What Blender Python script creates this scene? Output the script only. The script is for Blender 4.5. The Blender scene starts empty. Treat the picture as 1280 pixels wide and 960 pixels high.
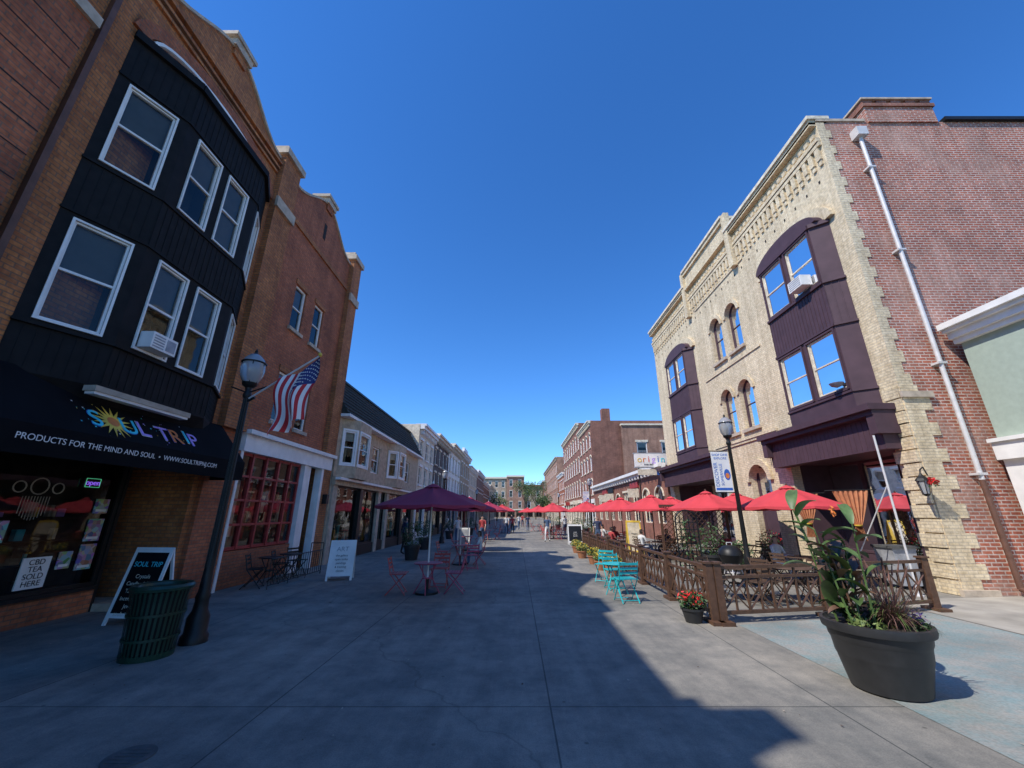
import bpy, math, random
from mathutils import Vector, Matrix
random.seed(7)
R=random.random
def U(a,b): return a+(b-a)*random.random()
sc=bpy.context.scene
# ------------------------------------------------------------ materials
MATS={}
def nm(name):
    m=bpy.data.materials.new(name); m.use_nodes=True
    nt=m.node_tree; b=nt.nodes['Principled BSDF']; MATS[name]=m
    return m,nt,b
def ocoord(nt): return nt.nodes.new('ShaderNodeTexCoord').outputs['Object']
def noise(nt,vec,scale,detail=4,rough=.55):
    n=nt.nodes.new('ShaderNodeTexNoise'); n.inputs['Scale'].default_value=scale
    n.inputs['Detail'].default_value=detail; n.inputs['Roughness'].default_value=rough
    nt.links.new(vec,n.inputs['Vector']); return n.outputs['Fac']
def ramp(nt,fac,p0,c0,p1,c1):
    r=nt.nodes.new('ShaderNodeValToRGB'); e=r.color_ramp.elements
    e[0].position=p0; e[0].color=(*c0,1); e[1].position=p1; e[1].color=(*c1,1)
    nt.links.new(fac,r.inputs[0]); return r.outputs[0]
def mixc(nt,a,b,fac=1.0,mode='MULTIPLY'):
    m=nt.nodes.new('ShaderNodeMix'); m.data_type='RGBA'; m.blend_type=mode
    if hasattr(fac,'links'): nt.links.new(fac,m.inputs[0])
    else: m.inputs[0].default_value=fac
    for v,i in ((a,6),(b,7)):
        if hasattr(v,'links'): nt.links.new(v,m.inputs[i])
        else: m.inputs[i].default_value=(*v,1)
    return m.outputs[2]
def bump(nt,b,h,st=.3,dist=.02):
    n=nt.nodes.new('ShaderNodeBump'); n.inputs['Strength'].default_value=st; n.inputs['Distance'].default_value=dist
    nt.links.new(h,n.inputs['Height']); nt.links.new(n.outputs[0],b.inputs['Normal'])
def plain(name,col,rough=.6,metal=0,var=.25,sc_=6,bm=.0,spec=None):
    m,nt,b=nm(name); v=ocoord(nt)
    n=noise(nt,v,sc_,5)
    lo=tuple(c*(1-var) for c in col); hi=tuple(min(1,c*(1+var)) for c in col)
    c=ramp(nt,n,.3,lo,.7,hi)
    nt.links.new(c,b.inputs['Base Color']); b.inputs['Roughness'].default_value=rough; b.inputs['Metallic'].default_value=metal
    if spec is not None: b.inputs['Specular IOR Level'].default_value=spec
    if bm: bump(nt,b,noise(nt,v,sc_*8,4),bm,.01)
    return m
def brick(name,c1,c2,mortar,w=.2,h=.068,ms=.009,dirt=.55,patch=None):
    m,nt,b=nm(name); v=ocoord(nt)
    s=nt.nodes.new('ShaderNodeSeparateXYZ'); nt.links.new(v,s.inputs[0])
    a=nt.nodes.new('ShaderNodeMath'); a.operation='ADD'; nt.links.new(s.outputs[0],a.inputs[0]); nt.links.new(s.outputs[1],a.inputs[1])
    c=nt.nodes.new('ShaderNodeCombineXYZ'); nt.links.new(a.outputs[0],c.inputs[0]); nt.links.new(s.outputs[2],c.inputs[1])
    t=nt.nodes.new('ShaderNodeTexBrick'); nt.links.new(c.outputs[0],t.inputs['Vector'])
    t.inputs['Scale'].default_value=1; t.inputs['Brick Width'].default_value=w; t.inputs['Row Height'].default_value=h
    t.inputs['Mortar Size'].default_value=ms; t.inputs['Mortar Smooth'].default_value=.2; t.inputs['Bias'].default_value=-.1
    t.inputs['Color1'].default_value=(*c1,1); t.inputs['Color2'].default_value=(*c2,1); t.inputs['Mortar'].default_value=(*mortar,1)
    col=t.outputs['Color']
    if patch: 
        pf=ramp(nt,noise(nt,v,.35,6,.7),.50,(0,0,0),.62,(1,1,1))
        col=mixc(nt,col,patch,pf,'MIX')
        mf=nt.nodes.new('ShaderNodeMath'); mf.operation='MULTIPLY'; nt.links.new(t.outputs['Fac'],mf.inputs[0]); mf.inputs[1].default_value=.7
        col=mixc(nt,col,mortar,mf.outputs[0],'MIX')
    d=ramp(nt,noise(nt,v,.9,7,.65),.3,(dirt,dirt,dirt),.62,(1.05,1.05,1.05))
    col=mixc(nt,col,d)
    d2=ramp(nt,noise(nt,v,14,3),.35,(.8,.78,.76),.65,(1.1,1.1,1.1))
    col=mixc(nt,col,d2)
    mp=nt.nodes.new('ShaderNodeMapping'); mp.inputs['Scale'].default_value=(5,5,.25); nt.links.new(v,mp.inputs[0])
    d3=ramp(nt,noise(nt,mp.outputs[0],1,4),.35,(.82,.8,.78),.6,(1,1,1)); col=mixc(nt,col,d3)
    nt.links.new(col,b.inputs['Base Color']); b.inputs['Roughness'].default_value=.85
    inv=nt.nodes.new('ShaderNodeMath'); inv.operation='SUBTRACT'; inv.inputs[0].default_value=1; nt.links.new(t.outputs['Fac'],inv.inputs[1])
    bump(nt,b,inv.outputs[0],.5,.012)
    return m
M_brickL=brick('orange_brown_brick',(.60,.225,.07),(.42,.14,.05),(.26,.14,.08),dirt=.6)
M_brickB=brick('brown_red_brick',(.54,.165,.065),(.38,.11,.05),(.25,.13,.08),dirt=.6)
M_yel=brick('yellow_brick',(.80,.675,.46),(.72,.585,.37),(.58,.49,.36),dirt=.85)
M_red=brick('red_side_brick',(.50,.15,.085),(.33,.095,.06),(.62,.50,.43),h=.078,w=.225,ms=.013,dirt=.68,patch=(.50,.26,.19))
M_redd=brick('dark_red_brick',(.36,.13,.08),(.25,.09,.055),(.3,.2,.16))
M_org=brick('far_orange_brick',(.48,.23,.14),(.40,.18,.11),(.38,.3,.24))
M_beige=brick('far_beige_brick',(.56,.43,.29),(.47,.35,.23),(.45,.37,.3))
M_tan=plain('tan_stucco',(.45,.35,.24),.85,bm=.2)
M_cream=plain('cream_paint',(.68,.60,.46),.7)
M_white=plain('white_paint',(.80,.78,.74),.5,var=.1,sc_=3)
M_grayp=plain('gray_paint',(.33,.34,.36),.6)
M_choc=plain('chocolate_siding',(.07,.05,.045),.7)
M_stone=plain('weathered_stone',(.46,.38,.29),.85,sc_=5,bm=.3)
M_black=plain('black_siding_paint',(.012,.011,.011),.7,var=.3,spec=.2)
M_blk=plain('black_iron',(.012,.012,.012),.45,var=.3,spec=.35)
M_awn=plain('black_awning_canvas',(.006,.006,.007),.9,var=.3,sc_=2,bm=.1,spec=.15)
M_purp=plain('dark_purple_paint',(.078,.044,.055),.6,var=.15,sc_=3,spec=.3)
M_redp=plain('dark_red_frame_paint',(.34,.035,.03),.45)
M_mint=plain('mint_stucco',(.36,.43,.36),.9,var=.07,sc_=9,bm=.3)
M_dark=plain('dark_interior',(.014,.013,.012),.9)
M_int=plain('dim_interior',(.08,.06,.045),.9,var=.6,sc_=3)
M_roof=plain('mansard_shingle',(.028,.033,.03),.85,var=.5,sc_=10,bm=.5)
M_tar=plain('roof_tar',(.05,.05,.05),.9)
M_metal=plain('galvanised_pipe',(.62,.60,.58),.5,.1,var=.12)
M_brownp=plain('rust_brown_pipe',(.12,.055,.035),.6)
M_blind=plain('window_blind',(.46,.44,.38),.8,var=.08)
M_curt=plain('gray_window_screen',(.10,.11,.12),.8,var=.1)
M_fence=plain('brown_fence_paint',(.10,.05,.028),.55,var=.3,sc_=12)
M_umbR=plain('red_umbrella_fabric',(.56,.045,.055),.8,var=.12,sc_=2)
M_umbB=plain('burgundy_umbrella_fabric',(.32,.025,.06),.8,var=.12,sc_=2)
M_chR=plain('coral_chair_paint',(.45,.07,.07),.45)
M_chP=plain('magenta_table_paint',(.42,.06,.11),.45)
M_chT=plain('turquoise_chair_paint',(.02,.40,.42),.4)
M_wood=plain('brown_wicker',(.09,.05,.03),.7)
M_green=plain('dark_green_enamel',(.008,.036,.02),.4)
M_plant=plain('black_planter_plastic',(.026,.026,.027),.5,var=.25)
M_soil=plain('soil',(.04,.028,.02),.95)
M_leaf=plain('canna_leaf',(.08,.14,.04),.5,var=.5,sc_=5)
M_leafd=plain('bronze_canna_leaf',(.15,.085,.055),.5,var=.4,sc_=5)
M_leafg=plain('shrub_leaf',(.05,.10,.03),.6,var=.5,sc_=8)
M_leafy=plain('light_leaf',(.14,.19,.05),.6,var=.4,sc_=8)
M_grassp=plain('purple_grass',(.18,.09,.07),.7,var=.5,sc_=20)
M_flR=plain('red_petals',(.62,.02,.02),.6,var=.2,sc_=20)
M_flY=plain('yellow_petals',(.75,.5,.03),.6,var=.2,sc_=20)
M_flP=plain('violet_petals',(.16,.08,.42),.6,var=.2,sc_=20)
M_terra=plain('terracotta',(.36,.15,.07),.8)
M_cur=plain('orange_curtain_fabric',(.50,.21,.10),.85,var=.25)
M_bark=plain('bark',(.09,.065,.045),.9,sc_=15)
M_flagR=plain('flag_red',(.5,.02,.03),.7,var=.05); M_flagW=plain('flag_white',(.78,.75,.72),.7,var=.05); M_flagB=plain('flag_blue',(.02,.03,.14),.7,var=.05)
M_lav=plain('lavender_print',(.5,.32,.75),.6); M_teal=plain('teal_print',(.06,.6,.68),.6); M_gold=plain('gold_print',(.8,.55,.07),.6)
M_orgp=plain('orange_print',(.7,.2,.04),.6); M_bluep=plain('blue_print',(.03,.12,.45),.6)
M_skin=plain('skin',(.45,.27,.19),.6,var=.05)
M_hair=plain('hair',(.03,.02,.015),.7)
M_iron=plain('worn_manhole_iron',(.085,.085,.08),.75,var=.3,sc_=12)
M_cl1=plain('navy_cloth',(.03,.04,.09),.8);M_cl2=plain('white_cloth',(.6,.6,.58),.8);M_cl3=plain('denim_cloth',(.06,.1,.18),.8);M_cl4=plain('red_cloth',(.4,.05,.05),.8)
m,nt,b=nm('printed_poster_paper'); v=ocoord(nt); vo=nt.nodes.new('ShaderNodeTexVoronoi'); vo.inputs['Scale'].default_value=14; nt.links.new(v,vo.inputs['Vector'])
hs_=nt.nodes.new('ShaderNodeHueSaturation'); hs_.inputs['Saturation'].default_value=.75; hs_.inputs['Value'].default_value=.55; nt.links.new(vo.outputs['Color'],hs_.inputs['Color']); nt.links.new(hs_.outputs[0],b.inputs['Base Color']); M_post=m
def glassmat(name,tint,ior):
    m,nt,b=nm(name); nt.nodes.remove(b)
    out=[n for n in nt.nodes if n.type=='OUTPUT_MATERIAL'][0]
    fr=nt.nodes.new('ShaderNodeFresnel'); fr.inputs[0].default_value=ior
    t=nt.nodes.new('ShaderNodeBsdfTransparent'); t.inputs[0].default_value=(*tint,1)
    g=nt.nodes.new('ShaderNodeBsdfGlossy'); g.inputs['Roughness'].default_value=.02; g.inputs[0].default_value=(.95,.96,.97,1)
    v=ocoord(nt); n=noise(nt,v,1.1,2); bp=nt.nodes.new('ShaderNodeBump'); bp.inputs['Strength'].default_value=.15; bp.inputs['Distance'].default_value=.03
    nt.links.new(n,bp.inputs['Height']); nt.links.new(bp.outputs[0],g.inputs['Normal'])
    mx=nt.nodes.new('ShaderNodeMixShader'); nt.links.new(fr.outputs[0],mx.inputs[0]); nt.links.new(t.outputs[0],mx.inputs[1]); nt.links.new(g.outputs[0],mx.inputs[2])
    nt.links.new(mx.outputs[0],out.inputs[0]); return m
M_glass=glassmat('window_glass',(.85,.87,.85),1.48); M_glassd=glassmat('tinted_shop_glass',(.55,.57,.58),1.45)
def emis(name,c,s):
    m,nt,b=nm(name); b.inputs['Base Color'].default_value=(*c,1); b.inputs['Emission Color'].default_value=(*c,1); b.inputs['Emission Strength'].default_value=s; return m
M_neon=emis('neon_sign_tube',(.25,.12,.8),.8); M_neong=emis('neon_green_tube',(.1,.6,.3),.5)
m,nt,b=nm('lamp_globe_acrylic'); b.inputs['Base Color'].default_value=(.55,.56,.57,1); b.inputs['Roughness'].default_value=.15; b.inputs['Transmission Weight'].default_value=.5; M_globe=m
m,nt,b=nm('street_concrete'); v=ocoord(nt)
t=nt.nodes.new('ShaderNodeTexBrick'); t.offset=0
mp=nt.nodes.new('ShaderNodeMapping'); mp.inputs['Location'].default_value=(2.15,.05,0); nt.links.new(v,mp.inputs[0]); nt.links.new(mp.outputs[0],t.inputs['Vector'])
t.inputs['Scale'].default_value=1; t.inputs['Brick Width'].default_value=2.45; t.inputs['Row Height'].default_value=4.2; t.inputs['Mortar Size'].default_value=.009; t.inputs['Mortar Smooth'].default_value=.4
t.inputs['Color1'].default_value=(.29,.27,.235,1); t.inputs['Color2'].default_value=(.225,.21,.185,1); t.inputs['Mortar'].default_value=(.10,.10,.09,1)
col=mixc(nt,t.outputs['Color'],ramp(nt,noise(nt,v,.45,8,.72),.3,(.52,.55,.57),.65,(1.18,1.14,1.09)))
col=mixc(nt,col,ramp(nt,noise(nt,v,2.6,8,.78),.33,(.68,.70,.72),.6,(1.08,1.07,1.05)))
mp2=nt.nodes.new('ShaderNodeMapping'); mp2.inputs['Scale'].default_value=(3.5,.3,1); nt.links.new(v,mp2.inputs[0])
col=mixc(nt,col,ramp(nt,noise(nt,mp2.outputs[0],1,6,.7),.35,(.8,.81,.82),.6,(1.04,1.04,1.03)))
col=mixc(nt,col,ramp(nt,noise(nt,v,90,3),.3,(.78,.78,.78),.6,(1.07,1.07,1.07)))
vo=nt.nodes.new('ShaderNodeTexVoronoi'); vo.inputs['Scale'].default_value=2.6; nt.links.new(v,vo.inputs['Vector'])
col=mixc(nt,col,ramp(nt,vo.outputs['Distance'],.03,(.55,.55,.55),.055,(1,1,1)))
nz=nt.nodes.new('ShaderNodeTexNoise'); nz.inputs['Scale'].default_value=1.2; nz.inputs['Detail'].default_value=6; nt.links.new(v,nz.inputs['Vector'])
av=nt.nodes.new('ShaderNodeVectorMath'); av.operation='MULTIPLY_ADD'; nt.links.new(nz.outputs['Color'],av.inputs[0]); av.inputs[1].default_value=(.9,.9,.9); nt.links.new(v,av.inputs[2])
vc=nt.nodes.new('ShaderNodeTexVoronoi'); vc.feature='DISTANCE_TO_EDGE'; vc.inputs['Scale'].default_value=.2; nt.links.new(av.outputs[0],vc.inputs['Vector'])
col=mixc(nt,col,ramp(nt,vc.outputs['Distance'],.001,(.72,.72,.72),.003,(1,1,1)))
nt.links.new(col,b.inputs['Base Color']); b.inputs['Roughness'].default_value=.85
bump(nt,b,noise(nt,v,60,4),.25,.006); M_conc=m
m,nt,b=nm('faded_teal_paint'); v=ocoord(nt)
f=ramp(nt,noise(nt,v,2.2,10,.8),.4,(.20,.27,.265),.58,(.29,.28,.25)); f=mixc(nt,f,ramp(nt,noise(nt,v,.8,6),.3,(.78,.78,.78),.6,(1.1,1.1,1.1))); f=mixc(nt,f,ramp(nt,noise(nt,v,40,4),.35,(.82,.82,.82),.6,(1.05,1.05,1.05)))
nt.links.new(f,b.inputs['Base Color']); b.inputs['Roughness'].default_value=.85; M_tealp=m
M_sidew=plain('sunny_sidewalk_concrete',(.34,.31,.26),.9,var=.22,sc_=2,bm=.3)
# ------------------------------------------------------------ builder
def FR(o,ud,nd):
    return lambda u,d,z:(o[0]+u*ud[0]+d*nd[0],o[1]+u*ud[1]+d*nd[1],z)
ID=lambda x,y,z:(x,y,z)
def FL(x): return FR((x,0),(0,1),(1,0))
def FRt(x): return FR((x,0),(0,1),(-1,0))
def FS(x,y): return FR((x,y),(1,0),(0,-1))
def facet(p,q,inward=False):
    d=Vector((q[0]-p[0],q[1]-p[1])); L=d.length; d/=L
    n=(d[1],-d[0]); 
    return FR(p,(d[0],d[1]),n if not inward else (-n[0],-n[1])),L
class Ent:
    def __init__(s,name,loc=(0,0,0),rot=0):
        s.o=bpy.data.objects.new(name,None); sc.collection.objects.link(s.o); s.o.location=loc; s.o.rotation_euler=(0,0,rot); s.o.empty_display_size=.2
        s.p={}
    def add(s,part,mat,vs,fs,smooth=False):
        k=(part,mat.name,smooth)
        V,Fc=s.p.setdefault(k,([],[])); n=len(V); V.extend(vs); Fc.extend([tuple(i+n for i in f) for f in fs])
    def box(s,part,mat,x0,x1,y0,y1,z0,z1,F=ID):
        vs=[F(x,y,z) for z in (z0,z1) for x,y in ((x0,y0),(x1,y0),(x1,y1),(x0,y1))]
        s.add(part,mat,vs,[(0,3,2,1),(4,5,6,7),(0,1,5,4),(1,2,6,5),(2,3,7,6),(3,0,4,7)])
    def quad(s,part,mat,pts): s.add(part,mat,pts,[tuple(range(len(pts)))])
    def prism(s,part,mat,F,poly,d0,d1):
        n=len(poly); vs=[F(u,d0,z) for u,z in poly]+[F(u,d1,z) for u,z in poly]
        s.add(part,mat,vs,[tuple(range(n)),tuple(range(2*n-1,n-1,-1))]+[(i,(i+1)%n,(i+1)%n+n,i+n) for i in range(n)])
    def tube(s,part,mat,p0,p1,r0,r1=None,seg=8,smooth=True):
        r1=r0 if r1 is None else r1; p0=Vector(p0);p1=Vector(p1); d=(p1-p0)
        if d.length<1e-6: return
        d.normalize(); a=d.orthogonal().normalized(); b=d.cross(a); vs=[]
        for p,r in((p0,r0),(p1,r1)):
            for i in range(seg):
                t=2*math.pi*i/seg; vs.append(tuple(p+a*math.cos(t)*r+b*math.sin(t)*r))
        fs=[(i,(i+1)%seg,(i+1)%seg+seg,i+seg) for i in range(seg)]+[tuple(range(seg-1,-1,-1)),tuple(range(seg,2*seg))]
        s.add(part,mat,vs,fs,smooth and seg>6)
    def path(s,part,mat,pts,r,seg=6):
        for a,b in zip(pts,pts[1:]): s.tube(part,mat,a,b,r,r,seg)
    def lathe(s,part,mat,prof,cx=0,cy=0,seg=24,smooth=True):
        vs=[];n=len(prof)
        for r,z in prof:
            for i in range(seg):
                t=2*math.pi*i/seg; vs.append((cx+r*math.cos(t),cy+r*math.sin(t),z))
        fs=[(k*seg+i,k*seg+(i+1)%seg,(k+1)*seg+(i+1)%seg,(k+1)*seg+i) for k in range(n-1) for i in range(seg)]
        fs+= [tuple(range(seg-1,-1,-1)),tuple(range((n-1)*seg,n*seg))]
        s.add(part,mat,vs,fs,smooth)
    def wall(s,part,mat,F,u0,u1,z0,z1,ops=(),depth=.16,rmat=None):
        us=sorted({u0,u1,*[max(u0,min(u1,v)) for o in ops for v in o[:2]]}); zs=sorted({z0,z1,*[max(z0,min(z1,v)) for o in ops for v in o[2:4]]})
        for a,b in zip(us,us[1:]):
            for c,d in zip(zs,zs[1:]):
                mu,mz=(a+b)/2,(c+d)/2
                if any(o[0]<mu<o[1] and o[2]<mz<o[3] for o in ops): continue
                s.quad(part,mat,[F(a,0,c),F(b,0,c),F(b,0,d),F(a,0,d)])
        for a,b,c,d in [o[:4] for o in ops]:
            r=rmat or mat; D=-depth
            for q in ([(a,0,c),(a,D,c),(a,D,d),(a,0,d)],[(b,0,c),(b,D,c),(b,D,d),(b,0,d)],[(a,0,d),(b,0,d),(b,D,d),(a,D,d)],[(a,0,c),(b,0,c),(b,D,c),(a,D,c)]):
                s.quad(part+'_reveals',r,[F(*p) for p in q])
    def window(s,F,a,b,c,d,fm=None,fw=.055,dep=-.1,blind=None,bm=None,mull='hung',glass=None,back=None):
        fm=fm or M_white; glass=glass or M_glass; bm=bm or M_blind; back=back or M_dark
        y0,y1=dep-.03,dep+.035
        s.box('window_frames',fm,a,a+fw,y0,y1,c,d,F); s.box('window_frames',fm,b-fw,b,y0,y1,c,d,F)
        s.box('window_frames',fm,a+fw,b-fw,y0,y1,c,c+fw,F); s.box('window_frames',fm,a+fw,b-fw,y0,y1,d-fw,d,F)
        if mull in('hung','grid'): 
            m_=(c+d)/2; s.box('window_frames',fm,a+fw,b-fw,y0+.005,y1-.005,m_-.018,m_+.018,F)
        if mull=='grid': s.box('window_frames',fm,(a+b)/2-.015,(a+b)/2+.015,y0+.01,y1-.01,c+fw,d-fw,F)
        s.quad('window_glass',glass,[F(a+fw,dep,c+fw),F(b-fw,dep,c+fw),F(b-fw,dep,d-fw),F(a+fw,dep,d-fw)])
        if blind is None: blind=random.choice([0,.3,.5,.5,.8,1.0])
        if blind>0:
            zb=d-(d-c)*blind; s.quad('window_blinds_'+bm.name[:4],bm,[F(a,dep-.06,zb),F(b,dep-.06,zb),F(b,dep-.06,d),F(a,dep-.06,d)])
        D=dep-.35
        s.quad('window_rooms',back,[F(a,D,c),F(b,D,c),F(b,D,d),F(a,D,d)])
        for q in ([(a,c),(a,d)],[(b,c),(b,d)],[(a,d),(b,d)],[(a,c),(b,c)]):
            (ua,za),(ub,zb)=q; s.quad('window_rooms',back,[F(ua,dep-.03,za),F(ub,dep-.03,zb),F(ub,D,zb),F(ua,D,za)])
    def archcorners(s,part,mat,F,a,b,zs,zt,d0=-.16,d1=0,n=8):
        mid=(a+b)/2; hw=(b-a)/2
        for sg in(-1,1):
            arc=[(mid+sg*hw*math.cos(t),zs+(zt-zs)*math.sin(t)) for t in [math.pi/2*i/n for i in range(n+1)]]
            s.prism(part,mat,F,arc+[(mid+sg*hw,zt)],d0,d1)
    def archband(s,part,mat,F,a,b,zs,zt,w,d0,d1,n=16):
        mid=(a+b)/2; hw=(b-a)/2
        pts=[(math.cos(math.pi*i/n),math.sin(math.pi*i/n)) for i in range(n+1)]
        for (c0,s0),(c1,s1) in zip(pts,pts[1:]):
            s.prism(part,mat,F,[(mid+hw*c0,zs+(zt-zs)*s0),(mid+(hw+w)*c0,zs+(zt-zs+w)*s0),(mid+(hw+w)*c1,zs+(zt-zs+w)*s1),(mid+hw*c1,zs+(zt-zs)*s1)],d0,d1)
    def scatter(s,part,mat,c,rad,n,size,shell=.0):
        vs=[];fs=[]
        for i in range(n):
            while 1:
                p=Vector((U(-1,1),U(-1,1),U(-1,1)))
                if shell<p.length<1: break
            q=Vector((c[0]+p.x*rad[0],c[1]+p.y*rad[1],c[2]+p.z*rad[2]))
            a=Vector((U(-1,1),U(-1,1),U(-1,1))).normalized(); b=a.orthogonal().normalized(); b=Matrix.Rotation(U(0,6.28),3,a)@b; e=a.cross(b)
            z=size*U(.6,1.3); k=len(vs)
            vs+= [tuple(q-b*z),tuple(q+e*z*.45),tuple(q+b*z),tuple(q-e*z*.45)]; fs.append((k,k+1,k+2,k+3))
        s.add(part,mat,vs,fs)
    def blade(s,part,mat,base,az,L,w,el,droop,n=7,fold=.25):
        p=Vector(base); vs=[];fs=[]; side=Vector((-math.sin(az),math.cos(az),0))
        for i in range(n+1):
            t=i/n; e=el-droop*t
            ww=w*(math.sin(math.pi*min(1,t*.93+.07))**.75)
            up=Vector((-math.cos(az)*math.sin(e),-math.sin(az)*math.sin(e),math.cos(e)))
            vs+= [tuple(p-side*ww+up*ww*fold),tuple(p),tuple(p+side*ww+up*ww*fold)]
            p=p+Vector((math.cos(az)*math.cos(e),math.sin(az)*math.cos(e),math.sin(e)))*(L/n)
        for i in range(n): 
            k=i*3; fs+=[(k,k+1,k+4,k+3),(k+1,k+2,k+5,k+4)]
        s.add(part,mat,vs,fs,True)
    def text(s,name,body,size,loc,xd,yd,mat,ext=.004,align='CENTER'):
        c=bpy.data.curves.new(name,'FONT'); c.body=body; c.size=size; c.extrude=ext; c.align_x=align; c.align_y='CENTER'; c.materials.append(mat)
        o=bpy.data.objects.new(name,c); sc.collection.objects.link(o); x=Vector(xd).normalized(); y=Vector(yd).normalized(); z=x.cross(y)
        m=Matrix((x,y,z)).transposed().to_4x4(); m.translation=Vector(loc); o.parent=s.o; o.matrix_local=m
    def done(s):
        for (part,mn,sm),(V,Fc) in s.p.items():
            me=bpy.data.meshes.new(part); me.from_pydata(V,[],Fc); me.materials.append(MATS[mn])
            if sm:
                me.polygons.foreach_set('use_smooth',[True]*len(me.polygons))
            me.update(); o=bpy.data.objects.new(part,me); sc.collection.objects.link(o); o.parent=s.o
            if sm: 
                try: me.set_sharp_from_angle(angle=math.radians(40))
                except Exception: pass
        return s
# ------------------------------------------------------------ ground
def sheet(name,mat,pts,z):
    me=bpy.data.meshes.new(name); me.from_pydata([(x,y,z) for x,y in pts],[],[tuple(range(len(pts)))]); me.materials.append(mat)
    o=bpy.data.objects.new(name,me); sc.collection.objects.link(o); return o
sheet('ground',M_conc,[(-600,-100),(600,-100),(600,900),(-600,900)],0)
sheet('painted_pavement',M_tealp,[(3.45,-2),(6.9,-2),(7.0,7.6),(3.35,6.8)],.004)
sheet('sidewalk_pavement',M_sidew,[(6.95,-6),(10.7,-6),(10.7,9.0),(7.05,8.6)],.005)
e=Ent('manhole_cover',(-2.67,3.4,0)); e.lathe('cover',M_iron,[(.15,.001),(.15,.006),(.13,.007),(.12,.005)],seg=32)
for i in range(-2,3): e.box('ribs',M_iron,-.10,.10,i*.04-.006,i*.04+.006,.005,.008)
e.done()
e=Ent('fallen_leaves'); vs=[];fs=[]
for i in range(240):
    x=U(-6,7); y=U(2.8,18); s_=U(.008,.022); a=U(0,6.28); k=len(vs)
    for q in range(4): vs.append((x+s_*(1 if q%2==0 else .5)*math.cos(a+q*1.57),y+s_*(1 if q%2==0 else .5)*math.sin(a+q*1.57),.008+U(0,.008)))
    fs.append((k,k+1,k+2,k+3))
e.add('leaf_litter',M_wood,vs[:480],fs[:120]); e.add('dry_leaves',M_stone,vs[480:],[tuple(i-480 for i in f) for f in fs[120:]]); e.done()
def core(e,F,u0,u1,h,dd=12,start=-2.0,mat=None,side=None):
    e.box('building_core',mat or M_tar,u0+.02,u1-.02,-dd,start,.0,h-.32,F)
    e.box('roof_slab',M_tar,u0+.02,u1-.02,-dd,-.04,h-.3,h-.2,F)
    for a,b in((u0,u0+.2),(u1-.2,u1)): e.box('end_walls',side or M_redd,a+.001,b-.001,-dd-.01,-.02,0,h,F)
# ------------------------------------------------------------ black oriel brick building (left)
XL=-6.5; F=FL(XL)
e=Ent('brick_shop_building_with_black_oriel')
e.wall('brick_wall',M_brickL,F,-.6,8.42,3.0,10.75)
core(e,F,-.6,8.42,10.75,start=-2.6,side=M_brickL)
def gable(e,F,mat,c,hw,zb,zp,u0,u1,cap):
    top=[]
    N=10
    for i in range(-N,N+1):
        t=i/N; z=zb+.12+(zp-zb-.35)*(0.5+.5*math.cos(math.pi*abs(t)))
        top.append((c+t*hw,z))
    poly=[(u0,zb),(u1,zb),(u1,zb+.12)]+top[::-1]+[(u0,zb+.12)]
    e.prism('gable_parapet',mat,F,poly,-.35,0)
    line=[(u0,zb+.12)]+top+[(u1,zb+.12)]
    for (a,z),(b,y) in zip(line,line[1:]):
        if b-a>1e-4: e.prism('coping_stone',cap,F,[(a,z+.002),(b,y+.002),(b,y+.08),(a,z+.08)],-.4,.05)
    e.box('gable_finial',cap,c-.28,c+.28,-.42,.12,zp-.25,zp-.06,F); e.box('gable_finial',mat,c-.2,c+.2,-.36,.06,zp-.45,zp-.252,F); e.box('gable_finial',cap,c-.36,c+.36,-.45,.16,zp-.055,zp+.05,F)
gable(e,F,M_brickL,6.45,1.9,10.75,12.05,4.1,8.42,M_stone)
e.box('parapet',M_brickL,-.6,4.1,-.35,0,10.75,11.2,F)
for zz,dd in((10.35,.06),(10.47,.1),(10.62,.14)): e.box('corbel_band',M_brickL,4.12,8.4,0.002,dd,zz,zz+.07,F)
for a,b in((2.6,3.95),):
    e.box('pilaster',M_brickB,a,b,.002,.16,3.3,8.55,F); e.box('pilaster_corbel',M_stone,a-.06,b+.06,.002,.22,8.55,8.75,F)
    e.box('pilaster_upper',M_brickB,a+.1,b-.1,.002,.12,8.75,11.3,F)
    for i in range(12): e.box('pilaster_grooves',M_dark,a,b+.001,.161,.163,3.6+i*.4,3.62+i*.4,F)
e.box('downspout',M_brownp,4.12,4.2,.01,.09,3.4,10.6,F)
G=FL(-7.3)
e.box('shop_bulkhead_brick',M_brickB,1.0,7.62,-.15,.0,0,.36,G); e.box('shop_sill',M_blk,1.0,7.62,-.16,.05,.362,.42,G)
for a,b in((1.0,3.3),(3.3,5.55),(5.55,7.62)):
    e.window(G,a,b,.42,2.75,M_blk,.06,-.06,0,mull='none',glass=M_glassd,back=M_int)
e.box('soffit',M_blk,-.6,8.4,-2.5,-.02,2.9,2.998,F)
e.box('shop_header',M_blk,1,7.64,-.1,.02,2.752,2.9,G)
for i in range(70):
    y=U(1.4,7.4); z=random.choice([.48,.85,1.2,1.55]); w=U(.04,.14); e.box('window_display_goods',random.choice([M_lav,M_teal,M_gold,M_wood,M_stone,M_int,M_cl4,M_wood,M_post,M_cream]),y,y+w,-.36,-.28,z,z+U(.06,.26),G)
for z in(.46,.83,1.18,1.53): e.box('display_shelves',M_wood,1.1,7.5,-.39,-.25,z-.02,z,G)
e.box('recess_side_wall',M_blk,7.62,7.68,-1.2,0,0,2.9,G)
e.window(FL(-8.3),7.68,8.3,.1,2.3,M_blk,.07,-.02,0,mull='none',glass=M_glassd,back=M_int)
e.box('door_transom',M_blk,7.68,8.36,-.1,.02,2.3,2.9,FL(-8.3)); e.box('door_step',M_stone,7.66,8.35,-1.0,.5,.0,.12,G)
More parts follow.
